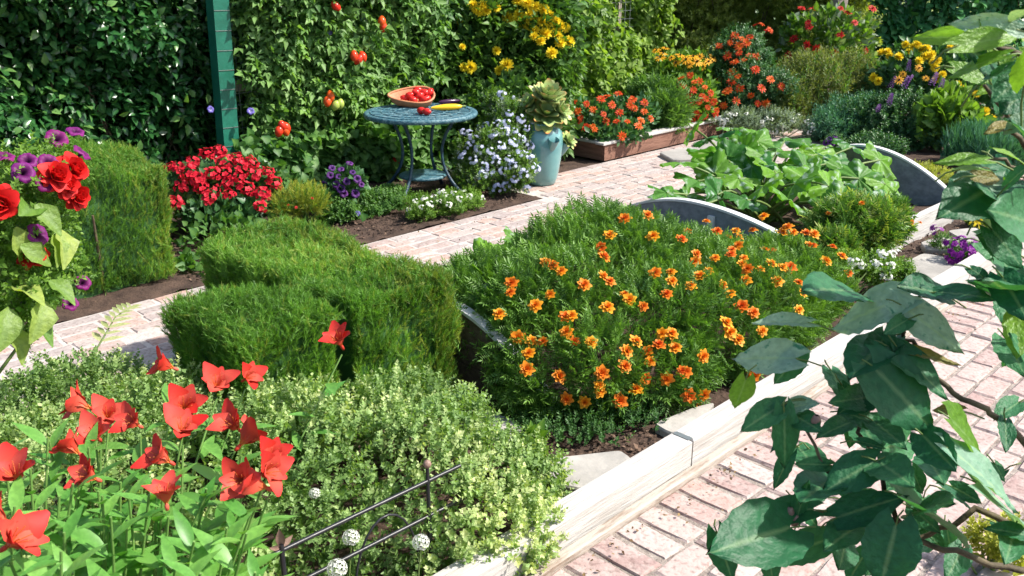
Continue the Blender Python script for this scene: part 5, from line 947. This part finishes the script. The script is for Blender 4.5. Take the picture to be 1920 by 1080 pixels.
LV = [(1695, 560, 1548, 610, 1.0, 1.78, 'p', 0), (1690, 572, 1815, 665, .62, 1.75, 'p', 0), (1768, 552, 1690, 528, .9, 1.8, 'd', 0), (1755, 548, 1870, 552, .75, 1.78, 'd', 0), (1515, 605, 1412, 598, .5, 1.75, 'p', 0), (1600, 548, 1515, 528, .7, 1.85, 'd', 0),
      (1490, 672, 1368, 668, .85, 1.74, 'p', 1), (1500, 665, 1450, 720, .9, 1.76, 'd', 0), (1692, 655, 1806, 678, .4, 1.75, 'o', 1), (1640, 690, 1765, 815, .95, 1.70, 'd', 0), (1665, 650, 1790, 745, .7, 1.74, 'd', 1), (1660, 640, 1590, 700, .8, 1.8, 'd', 1), (1398, 712, 1378, 772, .8, 1.7, 'l', 0),
      (1465, 760, 1388, 805, .8, 1.70, 'd', 0), (1470, 772, 1475, 886, .6, 1.68, 'd', 1), (1475, 765, 1535, 752, .9, 1.72, 'p', 0), (1470, 755, 1430, 775, .9, 1.71, 'd', 1), (1635, 745, 1560, 752, .7, 1.75, 'd', 0), (1590, 775, 1660, 800, .9, 1.75, 'd', 1), (1600, 790, 1530, 815, .6, 1.76, 'd', 0),
      (1782, 785, 1852, 852, 1.0, 1.66, 'l', 0), (1800, 770, 1745, 765, .8, 1.75, 'o', 0), (1730, 815, 1790, 880, .9, 1.66, 'd', 1), (1785, 845, 1925, 955, .75, 1.6, 'p', 1), (1640, 865, 1540, 920, .9, 1.66, 'd', 0), (1555, 872, 1490, 868, .6, 1.7, 'd', 1), (1645, 865, 1712, 905, .95, 1.66, 'd', 0), (1612, 828, 1662, 838, .7, 1.7, 'd', 0),
      (1495, 972, 1515, 890, .4, 1.66, 'd', 0), (1520, 955, 1408, 960, .7, 1.66, 'd', 0), (1480, 990, 1335, 1030, .9, 1.62, 'd', 1), (1345, 1000, 1375, 1095, .8, 1.6, 'd', 0), (1555, 1010, 1440, 1050, .8, 1.62, 'd', 0), (1440, 1035, 1455, 1110, .7, 1.6, 'd', 1), (1690, 930, 1830, 1010, .95, 1.6, 'd', 0), (1570, 970, 1700, 925, .7, 1.64, 'd', 1),
      (1680, 985, 1650, 1110, 1.15, 1.56, 'd', 0), (1610, 985, 1545, 1025, .9, 1.64, 'd', 1), (1830, 905, 1930, 975, .8, 1.58, 'p', 0), (1900, 1000, 1890, 1050, .7, 1.6, 'd', 0), (1930, 1005, 1850, 985, .6, 1.58, 'd', 1), (1560, 900, 1500, 930, .8, 1.7, 'd', 0), (1720, 960, 1780, 930, .8, 1.62, 'd', 1),
      (1880, 340, 1765, 400, .85, 1.72, 'd', 0), (1900, 395, 1835, 330, .8, 1.7, 'd', 1), (1860, 430, 1925, 505, .9, 1.7, 'd', 0), (1900, 470, 1835, 440, .9, 1.72, 'd', 1), (1905, 560, 1845, 500, .9, 1.7, 'd', 0), (1880, 520, 1930, 600, .9, 1.68, 'd', 0), (1912, 585, 1908, 668, .7, 1.64, 'l', 0), (1845, 390, 1890, 345, .8, 1.75, 'd', 1), (1935, 420, 1870, 390, .9, 1.65, 'd', 0), (1890, 345, 1935, 300, .9, 1.66, 'd', 0), (1850, 355, 1900, 425, .8, 1.74, 'p', 0), (1930, 690, 1905, 620, .8, 1.6, 'd', 1),
      (1905, 55, 1780, 40, .55, 1.55, 'p', 0), (1812, 72, 1702, 66, .5, 1.56, 'l', 0), (1862, 85, 1842, 35, 1.1, 1.58, 'l', 1), (1800, 85, 1925, 60, .5, 1.52, 'l', 0), (1880, 105, 1768, 140, .75, 1.52, 'l', 0), (1935, 20, 1890, 35, .8, 1.5, 'p', 1), (1850, 150, 1920, 110, .9, 1.56, 'd', 0), (1935, 130, 1860, 190, .9, 1.54, 'd', 1), (1870, 120, 1820, 90, .9, 1.6, 'd', 0),
      (1845, 300, 1750, 298, .6, 1.64, 'l', 0), (1800, 318, 1870, 312, .7, 1.66, 'p', 1), (1905, 235, 1845, 245, .8, 1.58, 'o', 0), (1935, 215, 1880, 250, .9, 1.56, 'p', 0), (1920, 170, 1880, 210, 1., 1.56, 'd', 0), (1830, 330, 1880, 335, .9, 1.68, 'o', 0), (1935, 270, 1900, 215, .9, 1.55, 'd', 1), (1910, 300, 1860, 270, .7, 1.6, 'l', 1), (1920, 160, 1930, 90, .9, 1.5, 'l', 0)]
for x, y, n_, sp_ in ((1650, 760, 7, 70), (1700, 880, 8, 80), (1560, 900, 6, 70), (1800, 980, 7, 80), (1880, 480, 7, 60), (1890, 620, 4, 50), (1870, 330, 6, 60), (1860, 130, 6, 60), (1600, 1030, 6, 80), (1480, 800, 4, 50), (1680, 610, 4, 40), (1890, 820, 5, 60)):
    for _ in range(n_):
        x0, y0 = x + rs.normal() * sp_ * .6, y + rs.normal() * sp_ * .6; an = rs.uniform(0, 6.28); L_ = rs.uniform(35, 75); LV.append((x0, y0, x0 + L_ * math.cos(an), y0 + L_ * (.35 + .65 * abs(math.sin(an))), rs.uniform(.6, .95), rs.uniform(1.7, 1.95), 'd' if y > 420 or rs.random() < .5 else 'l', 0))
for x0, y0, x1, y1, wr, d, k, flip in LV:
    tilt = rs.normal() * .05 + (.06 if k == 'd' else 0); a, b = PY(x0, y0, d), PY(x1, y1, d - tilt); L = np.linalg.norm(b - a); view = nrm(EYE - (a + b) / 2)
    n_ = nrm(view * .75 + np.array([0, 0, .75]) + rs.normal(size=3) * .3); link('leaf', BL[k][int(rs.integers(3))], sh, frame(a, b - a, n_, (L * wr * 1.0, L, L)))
g_ = G()
for x0, y0, x1, y1, wr, d, k, flip in LV:
    a = PY(x0, y0, d); dd = nrm(a - PY(x1, y1, d)); g_.tube([a, a + dd * .025 + [0, 0, -.004], a + dd * .05 + np.array([.012, .01, -.02])], .0018, 5)
link('leaf_stalks', g_.mesh('leaf_stalks', M_stem), sh, kind='stuff')
for x, y in ((1490, 975), (1530, 790), (1710, 1000), (1480, 960)):
    P = PY(x, y, 1.66); g_ = G(); g_.lathe([(0, -.014), (.008, -.012), (.011, 0), (.007, .012), (.004, .014)], 10, P); link('dry_bud', g_.mesh('dry_bud', M_bronze), sh)
plant('path_weed', 'wispy yellow-green weed tuft at the path edge below the broad-leaved shrub', 'plant', [E(1890, 1020, 120, 90, 2.3), E(1840, 1000, 60, 60, 2.35)], 130, T_small, .07, M_lime, up=.6, lump=.2)
plant('squash_blossom', 'single yellow squash blossom at the corner of the white bed board', 'flower plant', [E(1830, 412, 36, 24, 6.1)], 40, T_med, .06, M_fresh, flowers=[(F_yeld, [(1828, 410), (1834, 412)], .12)], base=PZ(1830, 430))
